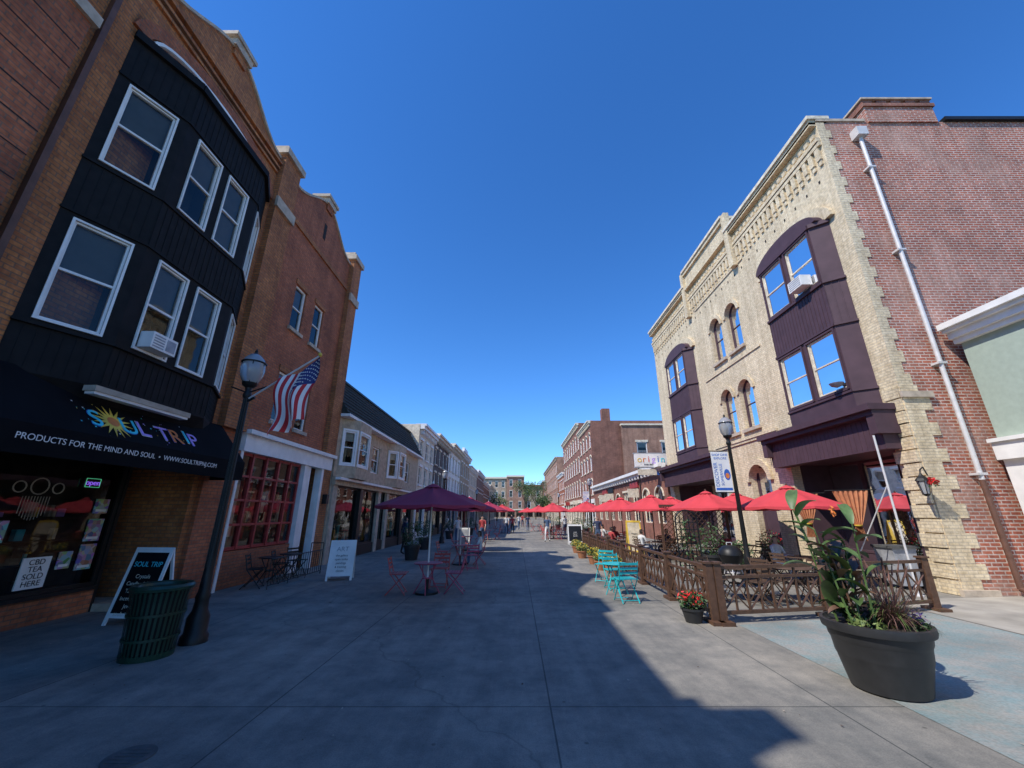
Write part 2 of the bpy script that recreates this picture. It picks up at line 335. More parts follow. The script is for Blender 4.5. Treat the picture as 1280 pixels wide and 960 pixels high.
e.box('door_handle',M_metal,7.82,7.85,.02,.06,.9,1.3,FL(-8.3))
e.box('entry_brick_pier',M_brickB,-8.5,-6.42,8.36,9.28,0,3.0)
e.box('mail_boxes',M_metal,-7.25,-6.75,8.3,8.355,.95,1.3)
for i in range(4): e.box('mail_box_doors',M_white,-7.23+i*.12,-7.13+i*.12,8.29,8.3-.001,1.0,1.25)
e.box('open_sign_board',M_blk,6.9,7.16,-.05,-.02,2.02,2.18,G)
e.text('open_sign_letters','open',.12,(-7.3,7.03,2.1),(0,1,0),(0,0,1),M_neon)
e.path('open_sign_tube',M_neong,[(-7.3,6.91,2.03),(-7.3,7.15,2.03),(-7.3,7.15,2.17),(-7.3,6.91,2.17),(-7.3,6.91,2.03)],.005)
e.box('paper_notice',M_white,6.42,6.80,-.05,-.03,.52,.96,G)
for i,tx in enumerate(('CBD','TEA','SOLD','HERE')): e.text('notice_text',tx,.11,(-7.325,6.61,.89-.1*i),(0,1,0),(0,0,1),M_blk,.001)
for py,pz,pw,ph in((7.2,1.15,.26,.36),(7.2,.7,.26,.4),(5.8,.7,.2,.3),(7.22,1.6,.24,.24),(6.9,.75,.2,.26),(5.85,1.2,.22,.3)):
    e.box('window_posters',M_post,py,py+pw,-.05,-.035,pz,pz+ph,G); e.box('poster_captions',M_white,py+.03,py+pw-.03,-.034,-.032,pz+.03,pz+.07,G)
for (cy,cz,r) in((6.3,2.0,.12),(6.04,1.98,.08),(6.56,1.98,.08)):
    pts=[(-7.34,cy+r*math.cos(t*.39),cz+r*math.sin(t*.39)) for t in range(17)]; e.path('moon_phase_ornament',M_stone,pts,.009)
for i in range(10): e.tube('dream_fringe',M_stone,(-7.34,6.12+i*.04,1.85),(-7.34,6.12+i*.04,1.6-.1*math.sin(i*.35)),.004,seg=4)
zb,zt=3.35,9.45
P=[(-6.5,4.58),(-6.05,5.48),(-6.05,7.5),(-6.5,8.3)]
wins=[[(.18,.82)],[(.28,.85),(1.12,1.68)],[(.18,.74)]]
for k in range(3):
    f,L=facet(P[k],P[k+1]); 
    if f(0,1,0)[0]<P[k][0]-.01: f,L=facet(P[k],P[k+1],True)
    ops=[]
    for a,b in wins[k]:
        for c,d in((4.1,5.66),(6.8,8.36)): ops.append((a,b,c,d))
    e.wall('oriel_siding',M_black,f,0,L,zb,zt,ops,.1)
    n=int(L/.115)
    for i in range(n+1):
        u=i*L/n
        for c,d in((zb+.05,3.98),(5.8,6.68),(8.5,9.3)): e.box('siding_battens',M_black,max(0,u-.007),min(L,u+.007),.002,.008,c,d,f)
    for o in ops:
        a,b,c,d=o; e.window(f,a,b,c,d,M_white,.03,-.045,.5 if R()<.7 else 1,mull='hung',bm=M_curt,glass=M_glass)
        for x0,x1,z0,z1 in((a-.03,a,c-.03,d+.03),(b,b+.03,c-.03,d+.03),(a,b,d,d+.03),(a,b,c-.03,c)): e.box('window_casing',M_white,x0,x1,.002,.03,z0,z1,f)
    for c,d,p in((3.98,4.02,.05),(6.68,6.72,.03),(5.76,5.8,.03),(9.3,9.45,.08),(8.46,8.5,.03)): e.box('oriel_bands',M_black,-.01,L+.01,.002,p,c,d,f)
e.add('oriel_top_cap',M_black,[(x,y,z) for z in(zt,zt+.06) for x,y in P],[(0,1,2,3),(4,5,6,7),(0,1,5,4),(1,2,6,5),(2,3,7,6)])
P2=[(-6.5,4.75),(-6.3,5.5),(-6.3,7.45),(-6.5,8.15)]
e.add('oriel_base',M_black,[(x,y,zb) for x,y in P]+[(x,y,3.0) for x,y in P2],[(0,1,5,4),(1,2,6,5),(2,3,7,6),(4,5,6,7)])
e.archband('brick_arch',M_brickB,F,4.75,8.2,9.5,10.1,.28,.002,.06); e.archband('white_arch_trim',M_white,F,4.85,8.1,9.5,10.03,.06,.002,.09)
pts=[(6.475+1.6*math.cos(math.pi*i/16),9.5+.5*math.sin(math.pi*i/16)) for i in range(17)]; e.prism('arch_panel',M_grayp,F,pts,.002,.02)
f1,_=facet(P[1],P[2]); 
if f1(0,1,0)[0]<-6.06: f1,_=facet(P[1],P[2],True)
e.box('window_air_conditioner',M_white,.33,.80,.0,.22,4.13,4.4,f1)
for i in range(5): e.box('ac_grille',M_grayp,.36,.56,.22,.225,4.16+i*.045,4.18+i*.045,f1)
e.box('ac_grille',M_grayp,.6,.77,.22,.225,4.17,4.36,f1)
A=[(-6.42,3.42),(-5.75,2.62),(-5.75,2.26)]
for y0,y1 in((1.2,8.5),):
    e.quad('awning_top',M_awn,[(A[0][0],y0,A[0][1]),(A[0][0],y1,A[0][1]),(A[1][0],y1,A[1][1]),(A[1][0],y0,A[1][1])])
    e.box('awning_valance',M_awn,-5.76,-5.745,y0,y1,2.26,2.62)
    for y in(y0,y1): e.quad('awning_end',M_awn,[(-6.42,y,3.42),(-5.75,y,2.62),(-5.75,y,2.26),(-6.42,y,2.26)])
    for i in range(6): y=y0+(y1-y0)*i/5; e.tube('awning_frame',M_blk,(-6.45,y,2.9),(-5.76,y,2.64),.012,seg=4)
e.text('awning_slogan','PRODUCTS FOR THE MIND AND SOUL  •  WWW.SOULTRIPNJ.COM',.106,(-5.74,6.1,2.46),(0,1,0),(0,0,1),M_white,.001)
sl=Vector((-.67,0,.8)).normalized(); nn=Vector((.8,0,.67)).normalized()
def aw(t,y): return Vector((-5.75,y,2.62))+Vector((-.67,0,.8))*t+nn*.012
yy=5.3
for i,ch in enumerate('SOUL TRIP'):
    if ch!=' ' and i!=1:
        e.text('logo_letter_outline',ch,.45,aw(.30+.03*math.sin(i*2),yy+.17),(0,1,0),sl,M_white if i%2 else M_bluep,.001)
        e.text('logo_letter',ch,.42,aw(.30+.03*math.sin(i*2),yy+.17)+nn*.006,(0,1,0),sl,[M_teal,M_gold,M_teal,M_lav,M_lav,M_lav,M_orgp,M_teal,M_lav][i],.003)
    yy+=.25 if ch!='I' else .15
    if ch==' ': yy-=.12
c=aw(.32,5.74); yv=Vector((0,1,0))
e.add('logo_sun',M_gold,[tuple(c+nn*.002+(yv*math.cos(i*math.pi/16)+sl*math.sin(i*math.pi/16))*(.31 if i%2 else .13)) for i in range(32)],[tuple(range(32))])
e.add('logo_sun_face',M_orgp,[tuple(c+nn*.005+(yv*math.cos(i*math.pi/8)+sl*math.sin(i*math.pi/8))*.09) for i in range(16)],[tuple(range(16))])
for i in range(34):
    q=aw(U(.05,.62),U(5.2,7.1))+nn*.001; r_=U(.008,.022); mt=random.choice([M_lav,M_teal,M_gold,M_white])
    e.add('logo_stars',mt,[tuple(q+(yv*math.cos(k*math.pi/4)+sl*math.sin(k*math.pi/4))*r_*(1 if k%2 else .4)) for k in range(8)],[tuple(range(8))])
e.box('sign_light_bar',M_stone,-6.08,-5.9,5.3,7.0,3.24,3.32); e.box('sign_light_bar',M_white,-6.06,-5.92,5.32,6.98,3.2,3.24)
for y in(5.5,6.8): e.tube('light_bar_bracket',M_blk,(-6.3,y,3.36),(-6.0,y,3.28),.015)
e.done()
e=Ent('brick_corner_building'); oo=[(-4,-2.9,4,5.7),(-4,-2.9,7.4,9),(-7,-5.9,4,5.7),(-7,-5.9,7.4,9)]
e.wall('brick_wall',M_brickB,F,-14,-.62,0,11.2,oo)
for o in oo: e.window(F,*o)
core(e,F,-14,-.62,11.2); e.box('cornice',M_stone,-14,-.63,.002,.12,10.9,11.25,F); e.box('chimney',M_brickB,-1.68,-1.25,-.6,.0,11.25,12.0,F); e.box('chimney_cap',M_stone,-1.72,-1.21,-.66,.04,12.0,12.1,F); e.done()
# ------------------------------------------------------------ brown brick building
e=Ent('brown_brick_shop_building')
ops=[(10.25,10.85,6.7,8.08),(11.4,12.0,6.7,8.08),(10.25,10.85,3.95,5.35),(11.4,12.0,3.95,5.35)]
e.wall('brick_wall',M_brickB,F,8.42,14.0,3.4,10.7,ops)
for i,o in enumerate(ops): e.window(F,*o,M_white,.06,-.09,[.45,0,.5,.5][i],bm=M_curt); e.box('lintel',M_brickL,o[0]-.06,o[1]+.06,.002,.03,o[3]+.002,o[3]+.16,F); e.box('sill',M_stone,o[0]-.06,o[1]+.06,.002,.07,o[2]-.1,o[2]-.002,F)
core(e,F,8.42,14.0,10.7,side=M_brickB,start=-2.0)
gable(e,F,M_brickB,11.2,1.9,10.7,11.95,9.3,13.3,M_stone)
for a,b,t in((8.45,9.2,11.25),(13.3,13.98,11.3)):
    e.box('pilaster',M_brickL,a,b,.002,.16,3.42,t-.2,F); e.box('pilaster_top',M_brickL,a,b,-.4,.0,10.7,t-.2,F)
    e.box('pilaster_cap',M_stone,a-.08,b+.08,-.46,.24,t-.2,t,F); e.box('pilaster_cap',M_stone,a+.05,b-.05,-.3,.12,t,t+.18,F)
    e.box('pilaster_corbel',M_stone,a-.04,b+.04,.161,.23,9.3,9.6,F)
e.box('brick_slot',M_dark,11.12,11.28,.001,.008,10.4,11.0,F); e.box('string_course',M_brickL,9.2,13.3,.002,.05,9.7,9.85,F)
e.box('white_fascia',M_white,9.28,13.9,-.1,.14,3.0,3.4,F); e.box('white_cornice',M_white,9.25,13.95,-.1,.26,3.4,3.5,F)
e.box('storefront_bulkhead',M_brickB,9.3,12.25,-.3,-.0,0,.78,F)
e.window(F,9.36,12.2,.8,3.0,M_redp,.07,-.06,0,mull='none',glass=M_glass,back=M_int)
for i in range(1,5): u=9.36+2.84*i/5; e.box('red_mullions',M_redp,u-.03,u+.03,-.1,.0,.82,2.98,F)
for z in(1.35,1.9,2.45): e.box('red_mullions',M_redp,9.4,12.18,-.09,-.01,z-.025,z+.025,F)
for i in range(12): u=9.5+i*.22; e.box('shop_interior_goods',random.choice([M_cream,M_cl4,M_white,M_wood]),u,u+U(.08,.18),-.38,-.3,1.0+U(0,.8),1.9+U(0,.9),F)
for a,b in((9.28,9.36),(12.22,12.4),(13.3,13.45)): e.box('white_pilasters',M_white,a,b,-.12,.1,0,3.0,F)
e.box('white_panel',M_white,12.4,12.75,-.12,.02,0,3.0,F); e.window(FL(XL-.3),12.75,13.3,.05,2.2,M_white,.09,-.02,0,mull='none',back=M_int)
e.window(FL(XL-.3),12.75,13.3,2.25,2.95,M_white,.05,-.02,0,mull='none'); e.box('corner_brick',M_brickL,13.45,13.99,-.3,.1,0,2.998,F)
e.box('ground_end',M_brickB,8.44,9.27,-.3,-.001,3.0,3.4,F)
e.box('wall_lamp',M_blk,13.6,13.75,.1,.25,1.9,2.2,F)
e.done()
# ------------------------------------------------------------ mansard building
e=Ent('tan_mansard_shop_building'); X=-6.35; F2=FL(X)
e.wall('stucco_wall',M_tan,F2,14.02,26,2.85,5.0,[(17.6,18.6,3.3,4.45),(23,24,3.3,4.45)])
for o in((17.6,18.6,3.3,4.45),(23,24,3.3,4.45)): e.window(F2,*o,M_white)
core(e,F2,14.02,26,5.0,side=M_tan)
e.add('mansard_roof',M_roof,[F2(14.0,.28,5.05),F2(26.02,.28,5.05),F2(26.02,-.7,6.7),F2(14.0,-.7,6.7),F2(26.02,-9,6.7),F2(14,-9,6.7),F2(14.0,-9,5.05),F2(26.02,-9,5.05)],[(0,1,2,3),(3,2,4,5),(0,3,5,6),(1,7,4,2)])
for i in range(9): e.box('shingle_courses',M_roof,14.0,26.02,.27-.98*i/9-.02,.30-.98*i/9,5.07+1.63*i/9,5.1+1.63*i/9,F2)
e.box('white_eave',M_white,13.98,26.04,-.2,.34,4.95,5.05,F2); e.box('ridge_cap',M_blk,13.98,26.04,-.78,-.62,6.68,6.76,F2)
for c0 in(15.4,20.8):
    PP=[(X,c0-1.15),(X+.45,c0-.6),(X+.45,c0+.6),(X,c0+1.15)]
    for k in range(3):
        f,L=facet(PP[k],PP[k+1])
        if f(L/2,.3,0)[0]<(PP[k][0]+PP[k+1][0])/2: f,L=facet(PP[k],PP[k+1],True)
        o=(.12,L-.12,3.3,4.5); e.wall('bay_wall',M_tan,f,0,L,2.9,4.94,[o],.08); e.window(f,*o,M_white,.06,-.04,.3)
        for x0,x1,z0,z1 in((.05,.12,3.23,4.57),(L-.12,L-.05,3.23,4.57),(.12,L-.12,4.5,4.57),(.12,L-.12,3.23,3.3)): e.box('bay_casing',M_white,x0,x1,.002,.03,z0,z1,f)
    e.add('bay_floor',M_tan,[(x,y,z) for z in(2.9,2.82) for x,y in PP],[(0,1,2,3),(4,5,6,7),(0,1,5,4),(1,2,6,5),(2,3,7,6)])
e.box('shop_fascia',M_tan,14.02,26,.0,.12,2.55,2.84,F2); e.box('shop_fascia_trim',M_white,14.0,26.0,.12,.3,2.72,2.8,F2)
a=14.1
for w in(.35,2.2,.3,1.9,.35,.9,.35,2.3,.3,1.9,.3,1.0):
    if w<.5: e.box('stone_piers',M_stone if w>.31 else M_blk,a,a+w,-.2,.05,0,2.55,F2)
    else:
        e.box('shop_bulkhead',M_blk,a,a+w,-.2,-.0,0,.4,F2); e.window(F2,a,a+w,.4,2.55,M_blk,.06,-.1,0,mull='none',glass=M_glassd,back=M_int)
        for i in range(5): u=a+.1+U(0,w-.4); e.box('window_display_goods',random.choice([M_cream,M_cl4,M_gold,M_teal,M_wood]),u,u+.15,-.38,-.3,.5,.8+U(0,.8),F2)
    a+=w
e.done()
# ------------------------------------------------------------ generic row buildings
def rowb(name,F,y0,y1,h,wm,floors,nw,trim,shop,zs=2.9,corn=.3,arch=False,awn=None,fm=None,par=0,side=None):
    e=Ent(name); fh=(h-zs-.9)/floors; ops=[]
    sw=(y1-y0)/nw; ww=min(1.0,sw*.45)
    for k in range(floors):
        for i in range(nw):
            c=y0+sw*(i+.5); z0=zs+.5+k*fh; ops.append((c-ww/2,c+ww/2,z0,z0+fh*.66))
    e.wall('upper_wall',wm,F,y0,y1,zs,h,ops); core(e,F,y0,y1,h,side=side or wm)
    for o in ops:
        e.window(F,*o,fm or M_white,.07,-.09)
        if arch: e.archcorners('arch_corners',wm,F,o[0],o[1],o[3]-.3,o[3]+.001); e.archband('arch_hood',trim,F,o[0],o[1],o[3]-.3,o[3],.1,.002,.07,8)
        else: e.box('lintels',trim,o[0]-.1,o[1]+.1,.002,.06,o[3],o[3]+.16,F)
        e.box('sills',trim,o[0]-.08,o[1]+.08,.002,.1,o[2]-.1,o[2],F)
    e.box('cornice',trim,y0+.01,y1-.01,.002,corn,h-.32,h-.12,F); e.box('cornice_cap',trim,y0+.01,y1-.01,-.3,corn+.12,h-.12,h+.03,F)
    n=int((y1-y0)/.5)
    for i in range(n): u=y0+(i+.5)*(y1-y0)/n; e.box('brackets',trim,u-.06,u+.06,.002,corn*.8,h-.62,h-.321,F)
    if par: e.box('raised_parapet',trim,y0+(y1-y0)*.3,y1-(y1-y0)*.3,-.2,.1,h+.03,h+par,F)
    e.box('shop_fascia',shop,y0+.01,y1-.01,.0,.16,zs-.45,zs-.001,F)
    nb=max(2,int((y1-y0)/2.6)); bw=(y1-y0)/nb
    for i in range(nb):
        a=y0+i*bw; e.box('shop_piers',shop,a+.01,a+.25,-.15,.06,0,zs-.45,F)
        e.box('shop_bulkheads',shop,a+.25,a+bw,-.15,-.01,0,.45 if i%2==0 else .08,F)
        e.window(F,a+.25,a+bw,.45 if i%2==0 else .08,zs-.45,M_blk,.06,-.1,0,mull='none',glass=M_glassd,back=M_int)
        if i%3==1: e.box('hanging_shop_signs',random.choice([M_cream,M_bluep,M_redp,M_white]),a+.1,a+.15,.2,.9,zs-.6,zs-.05,F)
    if awn:
        e.add('shop_awning',awn,[F(y0+.3,.1,zs-.1),F(y1-.3,.1,zs-.1),F(y1-.3,1.0,zs-.6),F(y0+.3,1.0,zs-.6),F(y0+.3,1.0,zs-.8),F(y1-.3,1.0,zs-.8)],[(0,1,2,3),(3,2,5,4)])
    return e.done()
L=lambda:FL(-6.4)
rowb('cream_row_building',L(),26.05,31,7.3,M_cream,2,3,M_white,M_white,corn=.3)
rowb('chocolate_row_building',L(),31.02,38,7.6,M_choc,2,4,M_cream,M_blk,awn=M_awn,corn=.35,par=.4)
rowb('white_row_building',L(),38.02,46,8.0,M_white,2,4,M_cream,M_grayp,corn=.5)
rowb('tan_row_building',L(),46.02,55,8.6,M_tan,2,4,M_white,M_redp,awn=M_umbB,par=.7)
rowb('cream_row_building',L(),55.02,66,7.8,M_cream,2,5,M_white,M_grayp)
rowb('brick_row_building',L(),66.02,80,8.4,M_redd,2,6,M_white,M_white,awn=M_bluep)
rowb('brick_row_building',L(),80.02,98,7.6,M_brickB,2,7,M_white,M_cream)
rowb('white_row_building',L(),98.02,125,8.2,M_cream,2,10,M_cream,M_cream)
XR=9.12
F3=FRt(9.0)
e=Ent('brick_restaurant_building')
ops=[(25+i*2.6,26.5+i*2.6,1.0,3.2) for i in range(8)]
e.wall('brick_wall',M_redd,F3,24.25,46.9,0,4.4,ops); core(e,F3,24.25,46.9,4.4,side=M_redd)
for i,o in enumerate(ops):
    e.window(F3,*o,M_cream,.07,-.08,0,mull='grid',back=M_int)
    if i in(0,1,4): e.archcorners('arch_corners',M_redd,F3,o[0],o[1],2.6,3.201); e.archband('white_arches',M_cream,F3,o[0],o[1],2.6,3.2,.1,.002,.06,10)
    else: e.box('window_hoods',M_cream,o[0]-.1,o[1]+.1,.002,.08,3.2,3.35,F3)
    if i in(2,5,6): e.box('shop_sign_boards',random.choice([M_bluep,M_blk,M_redp]),o[0]-.3,o[1]+.3,.01,.09,3.42,3.85,F3); e.box('hanging_signs',M_cream,o[0]-.5,o[0]-.45,.1,.9,2.7,3.3,F3)
e.box('white_cornice',M_white,24.2,46.9,.002,.45,4.3,4.5,F3); e.box('white_cornice',M_white,24.2,46.9,.002,.25,4.15,4.3,F3)
for i in range(30): e.box('brackets',M_white,24.4+i*.75,24.55+i*.75,.002,.3,3.95,4.149,F3)
e.done()
e=Ent('restaurant_sign',(8.65,25.0,0))
e.box('board',M_white,-1.25,1.35,-.06,.06,4.35,5.15); e.box('board_frame',M_grayp,-1.3,1.4,-.05,.05,4.28,4.349); e.box('board_frame',M_grayp,-1.3,1.4,-.05,.05,5.151,5.22)
for i,(ch,mt) in enumerate(zip('origin',(M_gold,M_orgp,M_flR,M_lav,M_bluep,M_teal))): e.text('letter',ch,.55,(-.95+i*.29,-.07,4.8),(1,0,0),(0,0,1),mt)
e.text('subtitle','THAI RESTAURANT',.14,(-.1,-.07,4.48),(1,0,0),(0,0,1),M_blk)
e.box('lower_board',M_bluep,.1,1.1,-.05,.05,3.85,4.2); e.text('lower_text','Bistro',.25,(.5,-.06,4.0),(1,0,0),(0,0,1),M_white)
e.box('lower_panel',M_cream,-1.1,.05,-.05,.05,3.85,4.2)
for x in(-1.0,1.1): e.tube('posts',M_blk,(x,.1,0),(x,.1,5.2),.04)
e.done()
rowb('brick_row_building',FRt(9.0),47,56,12.3,M_redd,3,4,M_cream,M_white,zs=3.2,arch=True,par=.0)
rowb('tall_brick_building',FRt(9.0),56.02,76,14,M_redd,3,8,M_cream,M_cream,zs=3.4,arch=True)
rowb('orange_brick_building',FRt(8.8),86,125,13.2,M_org,3,12,M_stone,M_cream,zs=3.4)
rowb('brick_row_building',FRt(9.0),76.02,86,9,M_brickB,2,4,M_white,M_white)
e=Ent('rear_brick_building'); F4=FS(13.0,46.5)
ops=[(1.2+i*2.9,2.4+i*2.9,7.5,9.6) for i in range(3)]+[(1.2+i*2.9,2.4+i*2.9,4.6,6.4) for i in range(3)]
e.wall('brick_wall',M_org,F4,-.5,12,0,11.6,ops,.15)
for o in ops: e.window(F4,*o,M_white,.1,-.08,.3); e.box('lintels',M_cream,o[0]-.15,o[1]+.15,.002,.06,o[3],o[3]+.25,F4)
e.box('core',M_tar,-.5,12,-9,-.6,0,11.4,F4); e.box('cornice',M_cream,-.5,12,-.4,.15,11.6,11.8,F4)
e.box('chimney',M_redd,-2.2,-1.2,-3,-2,11,14.2,F4); e.done()
def endb(name,x0,w,h,fl,mat,y,trim):
    e=Ent(name); F5=FS(x0,y); n=int(w/2.4); fh=(h-3.4)/fl; sw=w/n
    ops=[(sw*(i+.5)-.55,sw*(i+.5)+.55,3.4+k*fh,3.4+k*fh+fh*.6) for i in range(n) for k in range(fl)]
    sh=[(sw*i+.3,sw*(i+1)-.3,.4,2.6) for i in range(n)]
    e.wall('brick_wall',mat,F5,0,w,0,h,ops+sh)
    for o in ops: e.window(F5,*o,M_white,.1,-.08); e.box('lintels',trim,o[0]-.12,o[1]+.12,.002,.08,o[3],o[3]+.22,F5)
    for o in sh: e.window(F5,*o,M_blk,.08,-.1,0,mull='none',back=M_int)
    e.box('core',M_tar,0,w,-12,-.6,0,h-.2,F5); e.box('cornice',trim,-.1,w+.1,-.4,.5,h-.5,h+.1,F5); e.box('shop_fascia',trim,0,w,.002,.2,2.7,3.1,F5); e.done()
endb('far_beige_building',-18,14.5,14.3,3,M_beige,150,M_cream); endb('far_brick_building',-3.4,6.4,14.8,3,M_org,149,M_cream); endb('far_beige_building',3.1,6.5,11.5,2,M_beige,150,M_redd); endb('far_brick_building',9.7,12,13,3,M_redd,149,M_cream)
# ------------------------------------------------------------ yellow brick building
e=Ent('yellow_brick_building'); F=FRt(XR)
up=[(14.55,15.5,8.05,10.1),(15.95,16.9,8.05,10.1),(14.55,15.5,4.75,6.7),(15.95,16.9,4.75,6.7)]
gr=[(9.55,13.35,0,3.15),(14.55,15.75,0,3.35),(17.6,23.6,0,3.15)]
BL=3.1
bayops=[(9.5,9.5+BL,3.9,9.9),(18.8,18.8+BL,3.9,9.9)]
e.wall('yellow_brick_wall',M_yel,F,9.0,24.2,0,12.9,up+gr+bayops,.3)
e.box('building_core',M_tar,9.3,24,-12,-2.6,0,12.6,F); e.box('roof_slab',M_tar,9.02,24.18,-12,-.04,12.5,12.6,F); e.box('end_wall',M_red,24.0,24.19,-12,-.02,0,12.9,F)
for i,o in enumerate(up):
    e.window(F,*o,M_purp,.09,-.2,[.4,.6,.5,.8][i]); zs=o[3]-.48; e.archcorners('arch_corners',M_yel,F,o[0],o[1],zs,o[3]+.001,-.16,0)
    e.archcorners('window_arch_fill',M_purp,F,o[0]+.02,o[1]-.02,zs-.04,o[3]-.02,-.2,-.161)
    e.archband('arch_hood',M_yel,F,o[0],o[1],zs,o[3],.16,.003,.06,10); e.box('sill',M_stone,o[0]-.1,o[1]+.1,.002,.1,o[2]-.12,o[2]-.002,F)
o=gr[1]; e.archcorners('door_arch',M_yel,F,o[0],o[1],2.75,3.351,-.3,0); e.archband('door_arch_hood',M_yel,F,o[0],o[1],2.75,3.35,.22,.003,.1)
e.window(F,*o,M_purp,.1,-.25,0,mull='none',back=M_int)
e.box('door',M_purp,14.75,15.55,-.24,-.2,.0,2.2,F)
for (a,b) in((9.55,13.35),(17.6,23.6)):
    n=int((b-a)/1.25); w=(b-a)/n
    for i in range(n): e.window(FRt(XR+1.2),a+i*w,a+(i+1)*w,.5 if i!=1 else .05,3.1,M_purp,.07,-.05,0,mull='none',glass=M_glassd,back=M_int)
    e.box('bulkhead',M_purp,a,b,-1.4,-1.21,0,.48,F); e.box('storefront_ceiling',M_purp,a,b,-1.3,-.02,3.1,3.2,F)
    for u in(a,b): e.box('side_cheeks',M_purp,u-.05,u+.0499,-1.4,-.3,0,3.1,F)
    a2,b2=a-.35,b+.35
    e.box('purple_fascia',M_purp,a2+.1,b2-.1,.002,.42,3.05,3.85,F); e.box('purple_cornice',M_purp,a2,b2,.002,.62,3.85,3.97,F); e.box('purple_cornice',M_purp,a2-.04,b2+.04,.002,.72,3.97,4.12,F)
    n=int((b2-a2)/.16)
    for i in range(n): u=a2+.12+i*.16; e.box('fascia_boards',M_purp,u,u+.02,.42,.428,3.1,3.8,F)
    for u in(a2,b2-.22): e.box('corner_brackets',M_purp,u,u+.22,.01,.6,3.4,3.85,F)
for b0 in(9.5,18.8):
    PP=[(XR,b0),(8.72,b0+.3),(8.72,b0+BL-.3),(XR,b0+BL)]
    for k in range(3):
        f,Lg=facet(PP[k],PP[k+1])
        if f(Lg/2,.3,0)[0]>(PP[k][0]+PP[k+1][0])/2+.001: f,Lg=facet(PP[k],PP[k+1],True)
        ops=[(a,b,c,d) for a,b in [(.1,1.14),(1.36,2.4)] for c,d in((4.75,6.4),(7.95,9.6))] if k==1 else []
        e.wall('oriel_panels',M_purp,f,0,Lg,4.13,9.75,ops,.08)
        for o in ops:
            e.window(f,*o,M_cream,.05,-.05,random.choice([.35,.5,.6,.45]))
            for x0,x1,z0,z1 in((o[0]-.05,o[0],o[2]-.05,o[3]+.05),(o[1],o[1]+.05,o[2]-.05,o[3]+.05),(o[0],o[1],o[3],o[3]+.05),(o[0],o[1],o[2]-.07,o[2])): e.box('casing',M_purp,x0,x1,.002,.04,z0,z1,f)
        n=max(2,int(Lg/.13))
        for i in range(n+1):
            u=i*Lg/n; e.box('oriel_battens',M_purp,max(0,u-.01),min(Lg,u+.01),.002,.012,6.55,7.8,f)
        for c,d,p in((6.48,6.54,.05),(7.8,7.87,.06),(4.6,4.66,.04),(9.66,9.78,.07)): e.box('oriel_bands',M_purp,-.01,Lg+.01,.002,p,c,d,f)
    e.add('oriel_cap',M_purp,[(x,y,z) for z in(9.75,9.82) for x,y in PP],[(0,1,2,3),(4,5,6,7),(0,1,5,4),(1,2,6,5),(2,3,7,6)])
    pts=[(b0+BL/2+1.48*math.cos(math.pi*i/20),9.79+.55*math.sin(math.pi*i/20)) for i in range(21)]; e.prism('oriel_arched_head',M_purp,F,pts,.001,.36)
    e.archband('oriel_arch_brick',M_yel,F,b0+.05,b0+BL-.05,9.75,10.36,.3,.003,.12,20)
e.box('window_air_conditioner',M_white,10.15,10.7,.4,.72,8.0,8.33,F)
for i in range(5): e.box('ac_grille',M_grayp,10.19,10.66,.72,.726,8.04+i*.06,8.065+i*.06,F)
e.lathe('satellite_bowl',M_grayp,[(.02,4.8),(.13,4.85),(.17,4.92)],cx=8.6,cy=10.1,seg=12)
for z,d in((4.25,.05),(4.35,.08),(7.55,.04),(11.35,.04)): e.box('string_course',M_yel,13.6,18.0,.003,d,z,z+.09,F)
for z,p in((12.05,.09),(12.2,.12),(12.8,.2)): e.box('cornice_band',M_yel,9.0,24.19,.003,p,z,z+.13,F)
u=9.1
while u<24.1:
    e.box('corbels',M_yel,u,u+.15,.003,.08,11.62,12.05,F); e.box('corbel_tips',M_yel,u+.02,u+.13,.003,.05,11.45,11.62,F)
    e.box('dentils',M_yel,u,u+.15,.003,.09,12.42,12.56,F)
    if int(u*3.7)%2==0: e.box('putlog_slots',M_dark,u+.03,u+.09,.002,.006,11.0 ,11.1,F)
    u+=.27
def par(a,b,z): 
    e.box('parapet',M_yel,a,b,-.35,.0,12.9,z-.12,F); e.box('parapet_coping',M_cream,a-.05,b+.05,-.42,.26,z-.12,z,F); e.box('parapet_moulding',M_yel,a,b,.002,.2,z-.3,z-.12,F)
par(9.0,14.1,13.15); par(14.2,18.4,13.95); par(18.5,24.2,13.15)
e.box('centre_parapet_body',M_yel,14.2,18.4,.001,.1,12.95,13.64,F)
for u in(13.9,18.4): e.box('parapet_piers',M_yel,u,u+.3,.002,.22,11.3,13.9,F)
S=FS(XR,9.0)
e.wall('red_side_wall',M_red,S,0,14,0,12.95)
e.box('side_parapet_cap',M_blk,3.9,14,-.3,.1,12.95,13.07,S); e.box('side_parapet_cap',M_stone,.0,1.5,-.3,.04,12.95,13.04,S)
for i,z in enumerate([k*.30 for k in range(43)]):
    low=z<4.3; w=(.62 if i%2 else .42) if low else (.36 if i%2 else .24)
    e.box('corner_quoins',M_yel,-.001,w,.002,.03 if low else .02,z+.005,z+.30,S)
    if low: e.box('facade_quoins',M_yel,9.0,9.0+(.55 if i%2 else .4),.003,.05 if i%3 else .07,z+.01,z+.28,F)
e.box('corner_plinth',M_stone,-.1,.65,.031,.12,0,.12,S); e.box('quoin_top',M_stone,-.05,.7,.031,.09,4.2,4.34,S)
e.box('chimney',M_red,1.6,3.7,-.9,.05,12.9,13.5,S); e.box('chimney_band',M_redd,1.55,3.75,-.95,.1,13.5,13.62,S)
for i in range(5): e.box('chimney_crown',M_redd,1.6+i*.45,1.9+i*.45,-.85,.05,13.62,13.8,S)
e.box('chimney_cap',M_stone,1.55,3.75,-.9,.1,13.8,13.86,S)
